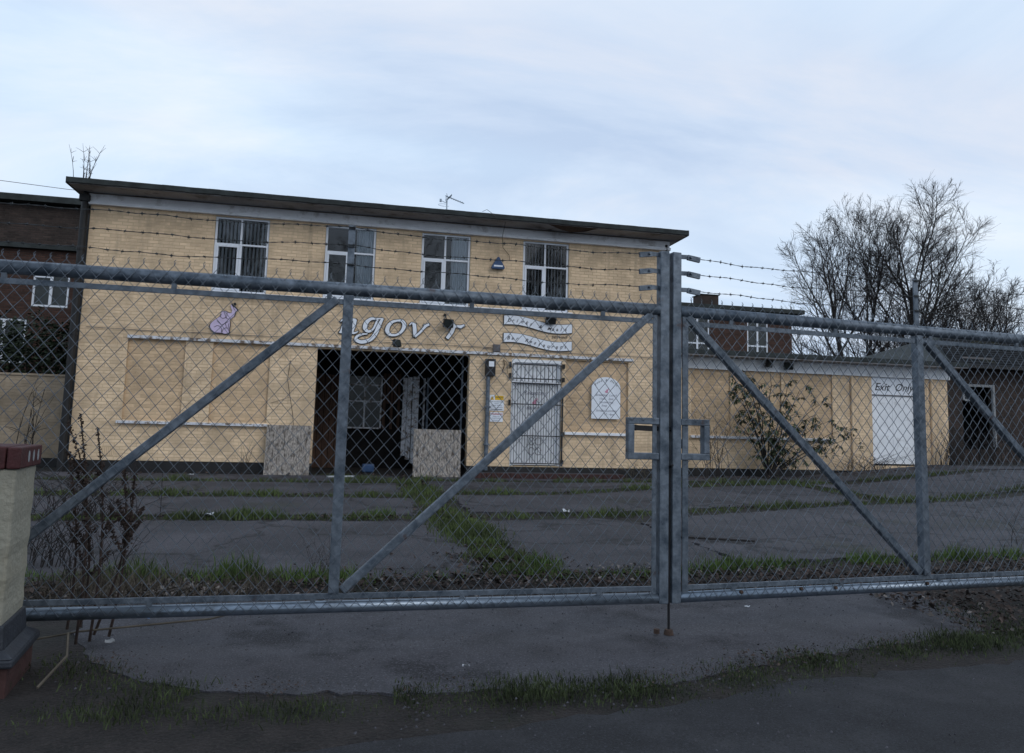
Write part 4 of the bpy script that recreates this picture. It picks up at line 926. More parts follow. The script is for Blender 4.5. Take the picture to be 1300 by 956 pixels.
# ------------------------------------------------------------------ gates
G0 = Vector((2.198, 4.944, 0.0))
def leaf(ang, sgn, name, label):
    """sgn=-1 leaf to the left of the meeting posts, +1 to the right; s runs from the meeting line away"""
    T = thing(name, label, 'gate')
    u = Vector((math.cos(ang), math.sin(ang), 0))*sgn; nrm = Vector((math.sin(ang), -math.cos(ang), 0))    # towards camera
    W3 = lambda s, z, o=0.0: G0 + u*s + nrm*o + Vector((0, 0, z))
    Lf = 4.55 if sgn < 0 else 4.85
    IP = 2.22
    def box_part(nm, m_, s0, s1, z0, z1, o0, o1, bev=.004, par=T):
        b = MB(); vs = [W3(s, z, o) for z in (z0, z1) for o in (o1, o0) for s in (s0, s1)]
        b.add(vs, [(0,2,3,1),(4,5,7,6),(0,1,5,4),(1,3,7,5),(3,2,6,7),(2,0,4,6)]); 
        o = b.obj(nm, m_, par, bev=bev)
        if sgn < 0: o.data.flip_normals()
        return o
    s0 = .010 if sgn < 0 else .010
    mp_ = box_part('meeting_post', M_GALV, .013, .080, .195, 2.62, -.04, .035)
    b = MB(); b.tube([W3(.082, 2.2), W3(Lf, 2.2)], .042, 14); b.obj('top_rail', M_GALV, T, smooth=True)
    b = MB(); b.tube([W3(.082, .228), W3(Lf, .228)], .037, 14); b.obj('bottom_rail', M_GALVT, T, smooth=True)
    box_part('tension_bar', M_GALV, .12, Lf, 2.098, 2.132, .005, .017, .002); box_part('tension_bar', M_GALV, .12, Lf, .277, .31, .005, .017, .002)
    if sgn < 0: box_part('tension_bar', M_GALV, .096, .128, .24, 2.16, .008, .018, .002)
    else: box_part('tension_bar', M_GALV, .098, .145, .235, 2.20, .008, .018, .002)
    box_part('intermediate_post', M_GALV, IP-.032, IP+.032, .31, 2.160, -.032, .030)
    box_part('wire_extension', M_GALV, IP-.022, IP+.022, 2.235, 2.62, -.006, .006, .001)
    box_part('hinge_post', M_GALV, Lf, Lf+.08, .0, 2.62, -.04, .04)
    # clips holding the tension bars
    b = MB()
    for z0_, z1_ in ((2.13, 2.165), (.25, .29)):
        s = .5
        while s < Lf-.2: b = MB(); b.bar(W3(s, z0_, .012), W3(s, z1_, .012), .03, .014, nrm); b.obj('bar_clip', M_GALV, T); s += .92
    # braces
    for (a, za, c, zc, nm) in (((.14, 2.165), None, (2.17, .325), None, 'a'), ((2.29, 2.13), None, (4.30, .32), None, 'b')):
        p, q = a, c
        if sgn < 0: pass
        b = MB(); b.bar(W3(p[0], p[1], 0), W3(q[0], q[1], 0), .052, .05, nrm); b.obj('diagonal_brace', M_GALV, T, bev=.006)
    # bay b of the right leaf runs the same way; bolts
    b = MB()
    for z in (2.60, 2.48, 2.36):
        b.bar(W3(IP-.02, z, .008), W3(IP+.02, z, .008), .012, .014, nrm)
    b.obj('wire_staple', M_BARB, T)
    # lock box
    L0, L1, z0, z1 = .08, .31, 1.155, 1.44; t = .045
    box_part('latch_frame', M_GALV, L0+.003, L1, z1-t, z1, -.028, .03); box_part('latch_frame', M_GALV, L0+.003, L1, z0, z0+t, -.028, .03); box_part('latch_frame', M_GALV, L1-t, L1, z0+t, z1-t, -.028, .03)
    # barbed wire arms
    for z in (2.585, 2.465, 2.345):
        b = MB(); b.bar(W3(.07, z+.012, .0), W3(.15, z+.012, .012), .03, .012, nrm); b.bar(W3(.14, z+.010, .012), W3(.235, z-.004, .02), .036, .022, nrm); b.tube([W3(.16, z+.01, .02), W3(.16, z+.01, .04)], .01, 6)
        am = b.obj('wire_arm', M_GALV, T)
    # barbed wires
    for z in (2.587, 2.470, 2.352):
        b = MB(); pts = []; s = .225; k = 0; ph = random.uniform(0, 6)
        while s < Lf:
            t_ = (s-.225)/(IP-.225) if s < IP else (s-IP)/(Lf-IP)
            sag = -.018*4*t_*(1-t_)*random.uniform(.9, 1.1); zz = z+sag+.006*math.sin(s*5.3+ph)+.003*math.sin(s*17+ph) + (.0 if s < IP else 0)
            if s < IP: zz += .012*t_
            else: zz += .012*(1-t_)
            pts.append((s, zz)); s += .045
        for kk in range(2):
            b.tube([W3(a, z_+.0022*math.sin(i*2.2+kk*3.14), .02+.0022*math.cos(i*2.2+kk*3.14)) for i, (a, z_) in enumerate(pts)], .0019, 4)
        for i in range(2, len(pts)-1, 2):
            a, z_ = pts[i]; a += random.uniform(-.01, .01)
            for kk in range(2):
                th = random.uniform(0, 6.28); d = Vector((random.uniform(-.3, .3)*.016, 0, 0)); v = Vector((0, math.cos(th), math.sin(th)))*.013
                c = W3(a, z_, .02); b.tube([c-v-u*.004, c+v+u*.004], .0016, 3)
            b.tube([W3(a-.007, z_, .02), W3(a+.007, z_, .02)], .0052, 5)
        b.obj('barbed_wire', M_BARB, T)
    # chain link
    pw, ph_ = .042, .050; ncol = int((Lf-.11)/pw); nrow = int((2.275-.215)/ph_); b = MB(); rad = .0021; vs = []; fs = []
    def node(c, j, off):
        s = .112+c*pw; z = .215+j*ph_
        s += .0035*math.sin(z*5.1+s*2.3)+.002*math.sin(s*11+z*3); z += .004*math.sin(s*3.7+z*1.1); return W3(s, z, .042+off+.004*math.sin(s*2.1+z*2.7))
    dirs = [(math.cos(math.pi/4+k*math.pi/2), math.sin(math.pi/4+k*math.pi/2)) for k in range(4)]
    for i in range(ncol):
        for j in range(nrow):
            c0 = i+((j+i) % 2); c1 = i+((j+1+i) % 2); sm = .112+(c0+c1)/2*pw; zm = .215+(j+.5)*ph_
            if sm < L1+.01 and z0-.0 < zm < z1+.0: continue
            oa, ob = (.003, -.003) if (j % 2) else (-.003, .003)
            p = node(c0, j, oa); q = node(c1, j+1, ob); d = (q-p).normalized(); a_ = d.cross(nrm).normalized(); bb_ = d.cross(a_); o = len(vs)
            for w_ in (p, q):
                for cx_, cy_ in dirs: vs.append(w_+a_*(cx_*rad)+bb_*(cy_*rad))
            fs += [(o+k, o+(k+1) % 4, o+4+(k+1) % 4, o+4+k) for k in range(4)]
        # twisted ends above the top rail
        if (nrow+i) % 2 == 0 or True:
            cc = i+((nrow+i) % 2); p = node(cc, nrow, 0)
            if i % 2 == 0: b.tube([p, p+u*.004+Vector((0, 0, .022)), p+u*(-.006)+Vector((0, 0, .034))], .0022, 4); b.tube([p, p-u*.006+Vector((0, 0, .02))], .0022, 4)
    b.add(vs, fs); b.obj('chain_link_mesh', M_WIRE, T, kind='stuff')
    return T, W3, nrm, u
GL, WL, nL, uL = leaf(math.radians(1.0), -1, 'gate_leaf', 'left galvanised chain-link gate leaf with diagonal braces and barbed wire')
GR, WR, nR, uR = leaf(math.radians(5.5), 1, 'gate_leaf', 'right galvanised chain-link gate leaf with diagonal braces and barbed wire')
# bolt, padlock, drop rod
b = MB(); b.tube([WL(-.02, 1.365, -.005), WL(.24, 1.37, -.005)], .016, 8); b.bar(WL(.10, 1.365, .0), WL(.255, 1.37, .0), .036, .03, nL); b.tube([WL(.245, 1.37, 0), WL(.262, 1.37, 0)], .022, 8); b.obj('slide_bolt', M_BLACKM, GL)
PK = thing('padlock', 'dark padlock hanging on the inner side of the right latch frame', 'padlock')
b = MB(); c = WR(.105, 1.28, -.055); b.box(c.x-.03, c.x+.03, c.y-.012, c.y+.012, c.z-.05, c.z+.02); b.obj('body', M_BLACKM, PK, bev=.008)
b = MB(); b.tube([c+Vector((-.02,0,.02)), c+Vector((-.02,0,.055)), c+Vector((0,0,.075)), c+Vector((.02,0,.055)), c+Vector((.02,0,.02))], .006, 6); b.obj('shackle', M_GALV, PK)
b = MB(); b.tube([(2.199,4.935,-.02),(2.199,4.935,1.1)], .0085, 8); b.tube([(2.199,4.935,1.1),(2.199,4.90,1.12),(2.199,4.88,1.12)], .0085, 6); b.obj('drop_rod', M_BLACKM, GR)
b = MB(); b.tube([(2.199,4.935,-.01),(2.199,4.935,.024)], [.035,.026], 10); tag(b.obj('rod_socket', M_RUST), 'rusty socket in the drive taking the gate drop rod', 'socket')
b = MB(); b.tube([(2.11,4.93,.0),(2.11,4.93,.03)], .02, 7); tag(b.obj('ground_stop', M_RUST), 'small dark metal stub beside the drop rod socket', 'stub')
b = MB()
for s, z in ((.55, .25), (1.05, .255), (1.35, .25), (2.2, .25)): b.tube([WR(s, z, .03), WR(s, z+.004, .05)], .012, 6)
b.obj('rust_bolt', M_RUST, GR)

# ------------------------------------------------------------------ gate pillar at left
PI = thing('gate_pillar', 'cream rendered gate pillar with dark red brick cap at the left edge', 'pillar')
A = Vector((-1.60, 4.30)); Bk = Vector((-1.663, 4.74)); Lx = Vector((-2.06, 4.24)); Lb = Lx+(Bk-A)
def quadprism(b, P4, z0, z1, Q4=None):
    Q4 = Q4 or P4; b.add([(p.x, p.y, z0) for p in P4]+[(p.x, p.y, z1) for p in Q4], [(3,2,1,0),(4,5,6,7),(0,1,5,4),(1,2,6,5),(2,3,7,6),(3,0,4,7)])
def grow(P4, g):
    c = sum(P4, Vector((0, 0)))/4; return [c+(p-c)*(1+g/((p-c).length)) for p in P4]
SQ = [Lx, A, Bk, Lb]; colq = grow(SQ, -.012)
b = MB(); nz = 14; fs = []
rings = []
for k in range(nz+1):
    z = .305+(1.070-.305)*k/nz; g = .004*math.sin(k*1.9)+random.uniform(-.0012, .0012); rings.append([(p.x, p.y, z) for p in grow(colq, g)])
vs = [p for r_ in rings for p in r_]
for k in range(nz):
    for i in range(4): fs.append((k*4+i, k*4+(i+1) % 4, (k+1)*4+(i+1) % 4, (k+1)*4+i))
fs.append((nz*4, nz*4+1, nz*4+2, nz*4+3)); b.add(vs, fs); b.obj('column', M_REND, PI, bev=.012)
b = MB(); quadprism(b, grow(SQ, .02), .19, .308, grow(SQ, .005)); b.obj('plinth_band', M_PLINTHB, PI, bev=.008)
b = MB(); quadprism(b, grow(SQ, .10), .12, .16); quadprism(b, grow(SQ, .10), .161, .195, grow(SQ, .025)); b.obj('plinth_ledge', M_PLINTHB, PI, bev=.01)
b = MB(); quadprism(b, grow(SQ, .065), -.1, .119); b.obj('plinth_bricks', M_BRKS, PI, bev=.006)
# cap: bricks on edge, the end one shows three holes
capq = grow(SQ, .012); c0, c1, c2, c3 = capq
def capbrick(t0, t1, side='front'):
    P = [c0.lerp(c1, t0), c0.lerp(c1, t1), c3.lerp(c2, t1), c3.lerp(c2, t0)]
    b = MB(); quadprism(b, P, 1.072, 1.184+random.uniform(-.003, .002)); return b.obj('brick', M_CAPB, PI, bev=.008)
for t0, t1 in ((0, .22), (.235, .46), (.475, .86), (.872, 1.0)): capbrick(t0, t1)
d = (c2-c1).normalized(); n2 = Vector((d.y, -d.x))
b = MB()
for tt, rr in ((.36, .027), (.58, .027), (.80, .027)):
    p = c1.lerp(c2, tt)+n2*.0015; ring = [(p.x+d.x*rr*.8*math.cos(a), p.y+d.y*rr*.8*math.cos(a), 1.130+rr*1.15*math.sin(a)) for a in np.linspace(0, 2*math.pi, 13)[:-1]]
    b.add(ring, [tuple(range(12))])
b.obj('mortar_filled_hole', M_HOLE, PI)
b = MB(); b.tube([(-1.45,4.35,.0),(-1.5,4.6,.02)], .01, 4)

# ------------------------------------------------------------------ weeds and small plants
def dock(x, y, tx, ty, h, lab, heads=1.0, bend=.05):
    T = thing('dried_dock', lab, 'weed', 'dried dock stems beside the gate pillar'); z0 = H(x, y)
    P = [Vector((x+(tx-x)*t+bend*math.sin(t*3.1), y+(ty-y)*t, z0+h*t)) for t in np.linspace(0, 1, 12)]
    b = MB(); b.tube(P, [.009*(1-t*.6) for t in np.linspace(0, 1, 12)], 6)
    sd_ = MB(); stems = [(P, .48)]
    for k in range(int(4*heads)):
        t = random.uniform(.42, .8); i = int(t*11); a = random.uniform(0, 6.28); L_ = random.uniform(.10, .24)*h
        q = [P[i]+Vector((math.cos(a)*.03*j+0, math.sin(a)*.03*j, L_*j/4)) for j in range(5)]; b.tube(q, [.0035,.003,.0025,.002,.0015], 4); stems.append((q, .1))
    for q, st in stems:
        for _ in range(int(260*(1 if st > .2 else .42)*heads)):
            t = random.uniform(st, 1)*(len(q)-1); i = min(int(t), len(q)-2); c = q[i].lerp(q[i+1], t-i); rr = .028*(1-.5*(t/(len(q)-1)-st)/(1-st))*random.uniform(.2, 1)*(1 if math.sin(t*9) > -.4 else .4)
            a = random.uniform(0, 6.28); c = c+Vector((math.cos(a)*rr, math.sin(a)*rr, random.uniform(-.01, .01))); s = .0075*random.uniform(.6, 1.4); v1 = Vector((random.gauss(0, 1), random.gauss(0, 1), random.gauss(0, 1))).normalized()*s; v2 = v1.orthogonal().normalized()*s*.8
            sd_.add([c-v1, c+v2, c+v1, c-v2], [(0,1,2,3)], random.random())
    b.obj('stem', M_DOCK, T); sd_.obj('seed_head', M_DOCK, T, kind='stuff')
    return based(T, (x, y, z0))
DK = [(-1.50,5.10,-1.62,5.2,1.36,'tallest dried brown dock stem crossing the gate near the pillar',1.2), (-1.44,5.15,-1.53,5.25,1.28,'thin dried dock stem just right of the tallest one',.7),
      (-1.36,5.25,-1.37,5.3,1.03,'bushy dried dock stem in the middle of the clump',1.2), (-1.46,5.3,-1.30,5.3,1.0,'dried dock stem leaning right at the edge of the clump',1.1), (-1.66,5.45,-1.76,5.5,1.10,'dried dock stem closest to the cream pillar',.9), (-1.60,5.5,-1.66,5.5,.86,'short dried dock stem low between pillar and tallest stem',1.0)]
for a in DK: dock(*a)
def twigs(name, label, cat, base, n, h, spread, m, r=.004, seed=1, lean=(0, 0), sub=3, group=None):
    rr = random.Random(seed); b = MB()
    for _ in range(n):
        x = base[0]+rr.gauss(0, spread*.3); y = base[1]+rr.gauss(0, spread*.15); hh = h*rr.uniform(.5, 1); a = rr.uniform(0, 6.28); o = spread*rr.uniform(.2, 1)
        P = [Vector((x+math.cos(a)*o*t*t+lean[0]*t, y+math.sin(a)*o*.5*t*t+lean[1]*t, H(x, y)+hh*t)) for t in np.linspace(0, 1, 6)]; b.tube(P, [r*(1-.7*t) for t in np.linspace(0, 1, 6)], 4)
        for _k in range(sub):
            t = rr.uniform(.3, .9); i = int(t*5); d = Vector((rr.gauss(0, .5), rr.gauss(0, .3), rr.uniform(.2, .8)))*hh*.22; b.tube([P[i], P[i]+d*.5+Vector((0, 0, .01)), P[i]+d], [r*.6, r*.45, r*.3], 3)
    return tag(b.obj(name, m), label, cat, group)
twigs('bramble', 'tangle of bare bramble twigs behind the gate beside the pillar', 'bramble', (-1.9, 6.6), 30, .6, .55, M_TWIG, .0035, 3)
twigs('bramble', 'low bare twigs in the leaf strip left of the first gate post', 'bramble', (-.15, 6.85), 14, .45, .2, M_TWIG, .0025, 4)
twigs('bare_sapling', 'thin bare saplings against the low dirty wall at left', 'sapling', (-7.2, 19.6), 7, 2.3, .5, M_TWIG, .012, 5, sub=4)
twigs('bare_sapling', 'small bare sapling growing on the roof at the left corner', 'sapling', (-6.0, 18.2), 9, 1.25, .32, M_TWIG, .009, 6, sub=6).location = (.0, 0, 6.44-H(-6, 18.2))
twigs('bare_shrub', 'bare twiggy shrub against the wing just right of the gate meeting posts', 'shrub', (9.35, 18.3), 16, 2.1, .8, M_TWIG, .007, 8, sub=5)
twigs('dry_weed', 'small dry weed against the wall left of the left chipboard sheet', 'weed', (-2.15, 17.95), 9, .75, .25, M_TWIG, .006, 9)
twigs('dry_weed', 'dry weeds at the wall foot under the left bricked-up windows', 'weed', (-4.3, 17.95), 10, .45, .5, M_TWIG, .006, 10)
twigs('dry_weed', 'dry weeds at the foot of the wall right of the barred door', 'weed', (7.3, 17.95), 34, .45, .9, M_STRAW, .006, 12)
twigs('dry_weed', 'dead weeds at the foot of the wing near the exit door', 'weed', (14.2, 18.6), 40, .55, 1.4, M_TWIG, .007, 13)
twigs('dry_weed', 'dead weeds growing up the right end of the wing', 'weed', (16.8, 18.5), 40, 1.2, .7, M_TWIG, .008, 14)
twigs('dry_weed', 'tangle of dead stems in front of the dark outbuilding', 'weed', (19.5, 20.0), 60, 1.3, 1.8, M_TWIG, .009, 15)
twigs('bramble', 'arching bare bramble stems on the yard at the far right', 'bramble', (8.6, 8.1), 12, .8, .9, M_TWIG, .004, 16)

twigs('bramble', 'dense dark bramble tangle at the left behind the tallest dock stem', 'bramble', (-2.5, 7.6), 34, .7, .7, M_TWIG, .005, 31, sub=6)
twigs('bramble', 'dark dead stems in the first yard joint at the far left', 'bramble', (-3.1, 10.8), 60, .7, 1.2, M_TWIG, .006, 32, sub=5)
SH = thing('buddleia_shrub', 'dark drooping buddleia shrub growing against the single-storey wing', 'shrub')
st = MB(); lf = MB(); bx, by = 10.95, 18.3; rr = random.Random(21)
tips = [(9.6,2.9),(10.1,3.05),(10.5,2.7),(11.0,3.0),(11.5,2.75),(12.0,2.65),(12.3,2.2),(12.9,1.75),(13.3,1.55),(13.6,1.3),(10.2,2.2),(9.9,1.7),(11.4,2.0),(11.9,1.5),(12.5,1.1),(10.5,1.4),(11.2,1.2),(9.9,2.5),(11.7,.9),(10.7,2.2),(13.1,1.2),(12.1,1.9)]
for tx, tz in tips:
    ty = 18.3+rr.uniform(-.5, .25); P = []
    for t in np.linspace(0, 1, 9):
        P.append(Vector((bx+(tx-bx)*(t**1.15)+rr.gauss(0, .02), by+(ty-by)*t, .12+(tz-.12)*(1-(1-t)**1.45)+rr.gauss(0, .015))))
    st.tube(P, [.022*(1-.85*t) for t in np.linspace(0, 1, 9)], 5)
    for k in range(9):
        i = rr.randint(3, 8); d = Vector((rr.gauss(0, 1), rr.gauss(0, .6), rr.gauss(.2, .7))).normalized()*rr.uniform(.15, .42); Q = [P[i], P[i]+d*.5, P[i]+d+Vector((0, 0, -.05))]; st.tube(Q, [.006, .005, .003], 3)
        for _ in range(15):
            t = rr.uniform(.25, 1.0)*2; j = min(1, int(t)); c = Q[j].lerp(Q[j+1], t-j); a = rr.uniform(0, 6.28); l = rr.uniform(.09, .18); dr = Vector((math.cos(a), math.sin(a)*.7, rr.uniform(-1.3, .1))).normalized(); s = dr.cross(Vector((0, 0, 1))).normalized()*l*.17
            lf.add([c, c+dr*l*.5+s+Vector((0,0,.01)), c+dr*l, c+dr*l*.5-s+Vector((0,0,.01))], [(0,1,2,3)], rr.random())
st.obj('stem', M_TWIG, SH); lf.obj('foliage', M_BUD, SH, kind='stuff'); based(SH, (bx, by, .12))

# ------------------------------------------------------------------ trees
def grow_tree(seed, Ht, spread, n1=7, n2=11, n3=9, n4=5, low=.18, upw=1.0):
    rr = np.random.default_rng(seed); segs = [[], []]     # trunk, crown lists of (pts, radii)
    EC = np.array([0, 0, .60*Ht]); ER = np.array([spread, spread, .41*Ht])
    def room(p, d, slack=1.0):
        d = d/np.linalg.norm(d); a = (p-EC)/ER; b = d/ER; A_ = b@b; B_ = a@b; C_ = a@a-slack*slack; q = B_*B_-A_*C_
        return .05 if q <= 0 else max(.05, (-B_+math.sqrt(q))/A_)
    def path(p, d, L_, n, curl, trop, r0_, r1_):
        P = [p.copy()]; R_ = [r0_]; d = d/np.linalg.norm(d)
        for k in range(n):
            d = d+rr.normal(0, curl, 3)+np.array([0, 0, trop]); d /= np.linalg.norm(d); P.append(P[-1]+d*L_/n); R_.append(r0_+(r1_-r0_)*(k+1)/n)
        return P, R_
    def side(d, ang):
        a = rr.normal(0, 1, 3); a -= a@d*d; a /= np.linalg.norm(a); v = d*math.cos(ang)+a*math.sin(ang); return v
    T0, TR = path(np.zeros(3), np.array([0, 0, 1.]), Ht*.62, 10, .05, .05, .021*Ht*.75, .006*Ht); segs[0].append((T0, TR, 9))
    for i in range(n1):
        f = (i+.5)/n1; t = low+(1-low)*f; k = min(9, int(t*10)); p = T0[k]+(T0[k+1]-T0[k])*(t*10-k)
        az = i*2.4+rr.uniform(-.3, .3); el = math.radians(rr.uniform(24, 34)+44*f*upw); d = np.array([math.cos(az)*math.cos(el), math.sin(az)*math.cos(el), math.sin(el)])
        L1 = (spread*(1.15-.35*f)+.12*Ht*f)*rr.uniform(.9, 1.08); L1 = room(p, d+np.array([0, 0, .35]), rr.uniform(.86, 1.0))
        r1 = TR[k]*rr.uniform(.5, .68); P1, R1 = path(p, d, L1, 9, .05, .085, r1, r1*.2); segs[0].append((P1, R1, 6))
        for j in range(n2):
            t2 = .14+.84*(j+rr.uniform(0, 1))/n2; k2 = min(8, int(t2*9)); p2 = P1[k2]+(P1[k2+1]-P1[k2])*(t2*9-k2); d2 = P1[k2+1]-P1[k2]; d2 /= np.linalg.norm(d2)
            L2 = L1*rr.uniform(.34, .52)*(1.15-.5*t2); L2 = min(L2, room(p2, d2, 1.04)+.6); r2 = R1[k2]*.5; P2, R2 = path(p2, side(d2, rr.uniform(.5, .9)), L2, 6, .07, .07, r2, max(.012, r2*.25)); segs[1].append((P2, R2, 4))
            for m_ in range(n3):
                t3 = .12+.86*(m_+rr.uniform(0, 1))/n3; k3 = min(5, int(t3*6)); p3 = P2[k3]+(P2[k3+1]-P2[k3])*(t3*6-k3); d3 = P2[k3+1]-P2[k3]; d3 /= np.linalg.norm(d3)
                L3 = max(.35, L2*rr.uniform(.30, .5)*(1.15-.4*t3)); L3 = min(L3, room(p3, d3, 1.08)+.35); r3 = max(.012, R2[k3]*.45); P3, R3 = path(p3, side(d3, rr.uniform(.45, .9)), L3, 4, .08, .05, r3, .007); segs[1].append((P3, R3, 3))
                for q in range(n4):
                    t4 = .15+.8*rr.uniform(0, 1); k4 = min(3, int(t4*4)); p4 = P3[k4]+(P3[k4+1]-P3[k4])*(t4*4-k4); d4 = P3[k4+1]-P3[k4]; d4 /= np.linalg.norm(d4)
                    P4, R4 = path(p4, side(d4, rr.uniform(.4, .9)), L3*rr.uniform(.4, .75), 2, .08, .04, .008, .005); segs[1].append((P4, R4, 3))
    out_ = []
    for grp in segs:
        V = []; F = []
        for P, R_, n in grp:
            P = np.array(P); m_ = len(P); o = len(V); dd = np.gradient(P, axis=0); dd /= np.linalg.norm(dd, axis=1)[:, None]+1e-9
            ref = np.array([.31, .87, .1]) if abs(dd[0][2]) > .8 else np.array([0, 0, 1.]); a = np.cross(dd, ref); a /= np.linalg.norm(a, axis=1)[:, None]+1e-9; b_ = np.cross(dd, a)
            for i in range(m_):
                for k in range(n):
                    th = 6.2832*k/n; V.append(P[i]+(a[i]*math.cos(th)+b_[i]*math.sin(th))*R_[i])
            F += [(o+i*n+k, o+i*n+(k+1) % n, o+(i+1)*n+(k+1) % n, o+(i+1)*n+k) for i in range(m_-1) for k in range(n)]
        me = bpy.data.meshes.new('tree'); me.from_pydata([tuple(v) for v in V], [], F); out_.append(me)
    out_[0].materials.append(M_BARK); out_[1].materials.append(M_TWIG)
    return out_
def tree(meshes, x, y, s, rz, label, sx=1.0, g='bare winter trees beyond the wing'):
    T = thing('bare_tree', label, 'tree', g); T.location = (x, y, H(x, y)-.1); T.rotation_euler = (0, 0, rz); T.scale = (s*sx, s*sx, s)
    for me, nm in zip(meshes, ('trunk', 'crown')):
        o = bpy.data.objects.new(nm, me); COL.objects.link(o); o.parent = T
    return T
tA = grow_tree(1, 16.8, 5.3, 10, 12, 8, 5, .22); tB = grow_tree(2, 19.0, 5.3, 13, 13, 9, 6, .22); tC = grow_tree(5, 13, 3.8, 11, 11, 8, 4, .16)
tree(tA, 33.2, 45, .97, .4, 'bare tree with the widest low left spread, leftmost in the group', 1.02)
tree(tA, 35.4, 46.5, 1.03, 2.9, 'slender bare tree between the leftmost and the tallest ones', .72)
tree(tB, 38.6, 45, .95, 1.2, 'tallest bare tree with a broad rounded crown', 1.0)
tree(tC, 43.6, 46, 1.02, .9, 'smaller dense bare tree just right of the tallest')
tree(tC, 49.5, 50, 1.05, 3.0, 'small bare tree at the far right edge of the sky')
tree(tC, 47.3, 54, 1.0, 4.4, 'low bare tree tucked behind the two small ones', 1.2)
# trees on the camera's side of the road: the upper windows mirror them
tree(tA, 3.5, -15, .95, 1.9, 'bare tree across the road behind the viewer, mirrored in the middle windows', 1.1, 'bare trees across the road')
tree(tC, -7.0, -13, 1.2, .3, 'bare tree across the road behind the viewer, mirrored in the left windows', 1.0, 'bare trees across the road')
tree(tB, 13.5, -19, .85, 3.9, 'bare tree across the road behind the viewer, mirrored in the right window', 1.0, 'bare trees across the road')
b = MB(); rr = random.Random(77)
for _ in range(2600):
    x = rr.uniform(20, 62); y = rr.uniform(40, 44); h = rr.uniform(3.5, 6.6) + (0.9*math.sin(x*.9)); z = .3
    dx_ = rr.gauss(0, .7); b.tube([(x,y,z+h*.45),(x+dx_*.5,y,z+h*.75),(x+dx_,y+rr.gauss(0, .3),z+h)], [.03,.02,.008], 3, caps=False)
tag(b.obj('thicket', M_TWIG), 'dark twiggy thicket under the bare trees behind the wing', 'thicket', kind='stuff')
hb = MB()
for k in range(26):
    q = leafcloud((22+k*1.6+random.uniform(-.4, .4), 42.5, 3.4+random.uniform(-.4, .9)), (1.5, .9, 2.1), 420, .30, M_LEAFG, ''); hb.add(q.v, q.f)
hb.r = [random.random() for _ in hb.f]
tag(hb.obj('distant_bushes', M_LEAFG), 'dark evergreen bushes at the foot of the bare trees', 'bushes', kind='stuff')

# ------------------------------------------------------------------ overhead line, litter, stick
b = MB(); b.tube([(-26,30,10.5),(-12.7,30,9.74),(-10.5,30,9.62),(-6,30,9.5)], .012, 4); tag(b.obj('overhead_line', M_HOSE), 'thin overhead line above the roofs at the far left', 'cable')
b = MB(); b.tube([(-1.75,5.0,.05),(-1.5,5.15,.06),(-1.1,5.3,.055),(-.8,5.42,.05),(-.45,5.62,.09)], .006, 6); tag(b.obj('loose_cane', M_STRAW), 'thin pale cane lying on the ground under the left gate leaf', 'stick')
def litter(label, x, y, s, m, name='litter'):
    b = MB(); z = H(x, y)+.02; n = 4; V = [(x+(i-1.5)*s*.35+random.gauss(0, s*.06), y+(j-1.5)*s*.25, z+abs(random.gauss(0, s*.22))) for j in range(4) for i in range(4)]
    b.add(V, [(j*4+i, j*4+i+1, (j+1)*4+i+1, (j+1)*4+i) for i in range(3) for j in range(3)]); return tag(b.obj(name, m), label, 'litter')
litter('crumpled blue wrapper on the drive under the left gate leaf', -1.22, 5.62, .07, M_BLUEP, 'blue_wrapper')
litter('crumpled white paper on the first joint behind the left brace', -1.72, 10.75, .14, M_PAPER, 'white_paper')
litter('small white scrap at the wall foot left of the chipboard', -3.15, 17.3, .11, M_PAPER, 'white_scrap')
litter('white and red crumpled packet in the weeds beside the pillar', -1.30, 5.05, .05, M_HOLE, 'crumpled_packet')
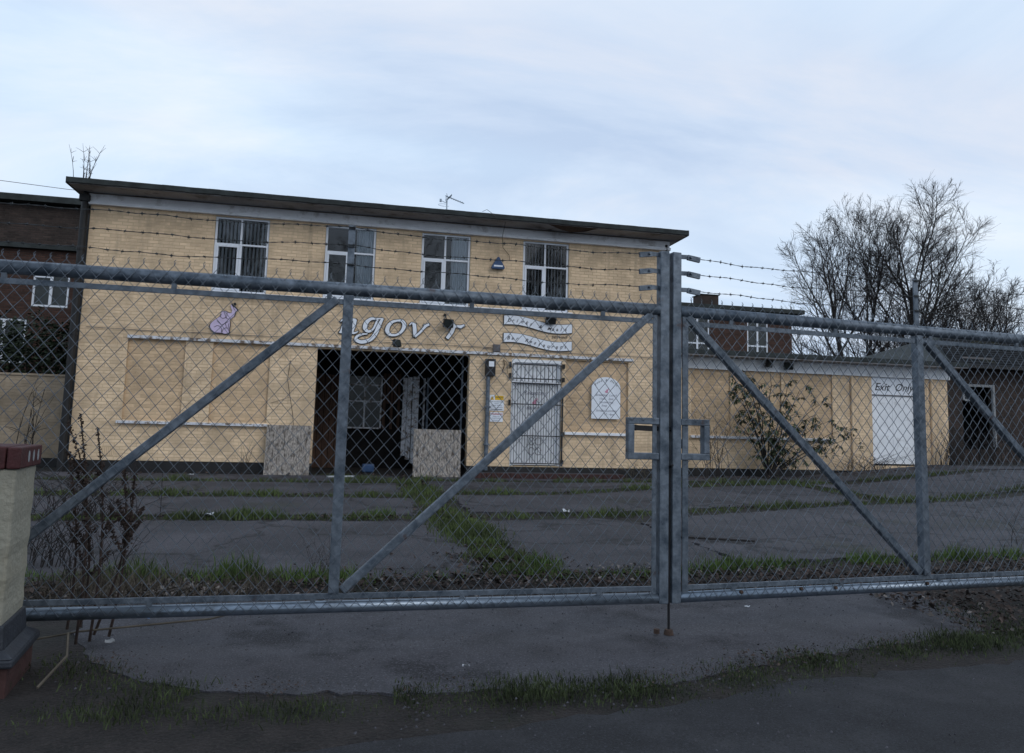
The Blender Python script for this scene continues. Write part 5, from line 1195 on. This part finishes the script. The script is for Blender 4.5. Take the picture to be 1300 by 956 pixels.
litter('tiny white scrap on the drive in front of the left leaf', .72, 4.33, .035, M_PAPER, 'white_scrap')
litter('tiny white scrap on the soil at the right gate leaf', 3.1, 5.5, .035, M_PAPER, 'white_scrap')
litter('tiny white scrap on the grass joint behind the left leaf', 3.35, 11.3, .10, M_PAPER, 'white_scrap')
b = MB(); b.tube([(-.35,17.3,.16),(.25,17.35,.17)], .02, 5); tag(b.obj('white_batten', M_PAPER), 'short white batten on the ground in front of the dark opening', 'batten')
b = MB(); b.tube([(-1.42,4.30,.01),(-1.36,4.5,.10),(-1.43,4.72,.16)], .007, 5); tag(b.obj('pale_stick', M_STRAW), 'pale stick poking up from the grass beside the pillar foot', 'stick')
b = MB(); b.box(.45, .75, 19.3, 19.6, .14, .34); tag(b.obj('blue_bag', M_BLUEB, bev=.03), 'blue crumpled bag on the floor inside the dark opening', 'bag')
b = MB(); b.tube([(3.85,9.0,H(3.85,9)+.02),(4.25,8.8,.06),(4.9,8.5,.06)], .015, 5); tag(b.obj('fallen_branch', M_TWIG), 'fallen branch on the tarmac left of the meeting posts', 'branch')

# Empties that were left at the origin: move them to their thing's foot
def world_min(o):
    lo = [1e9]*3; hi = [-1e9]*3
    st_ = list(CH.get(o.name, []))
    while st_:
        c = st_.pop(); st_ += CH.get(c.name, [])
        if c.type == 'MESH' and len(c.data.vertices):
            bb = c.bound_box
            for k in range(3):
                v0 = min(q[k] for q in bb)+c.location[k]; v1 = max(q[k] for q in bb)+c.location[k]; lo[k] = min(lo[k], v0); hi[k] = max(hi[k], v1)
    return lo, hi
CH = {}
for o in SC.objects:
    if o.parent: CH.setdefault(o.parent.name, []).append(o)
bpy.context.view_layer.update()
for o in list(SC.objects):
    if o.type == 'EMPTY' and o.parent is None and o.location.length < 1e-6 and o.name in CH:
        lo, hi = world_min(o)
        if lo[0] > 1e8: continue
        loc = Vector(((lo[0]+hi[0])/2, (lo[1]+hi[1])/2, lo[2])); o.location = loc
        for c in CH[o.name]: c.matrix_parent_inverse = Matrix.Translation(-loc)
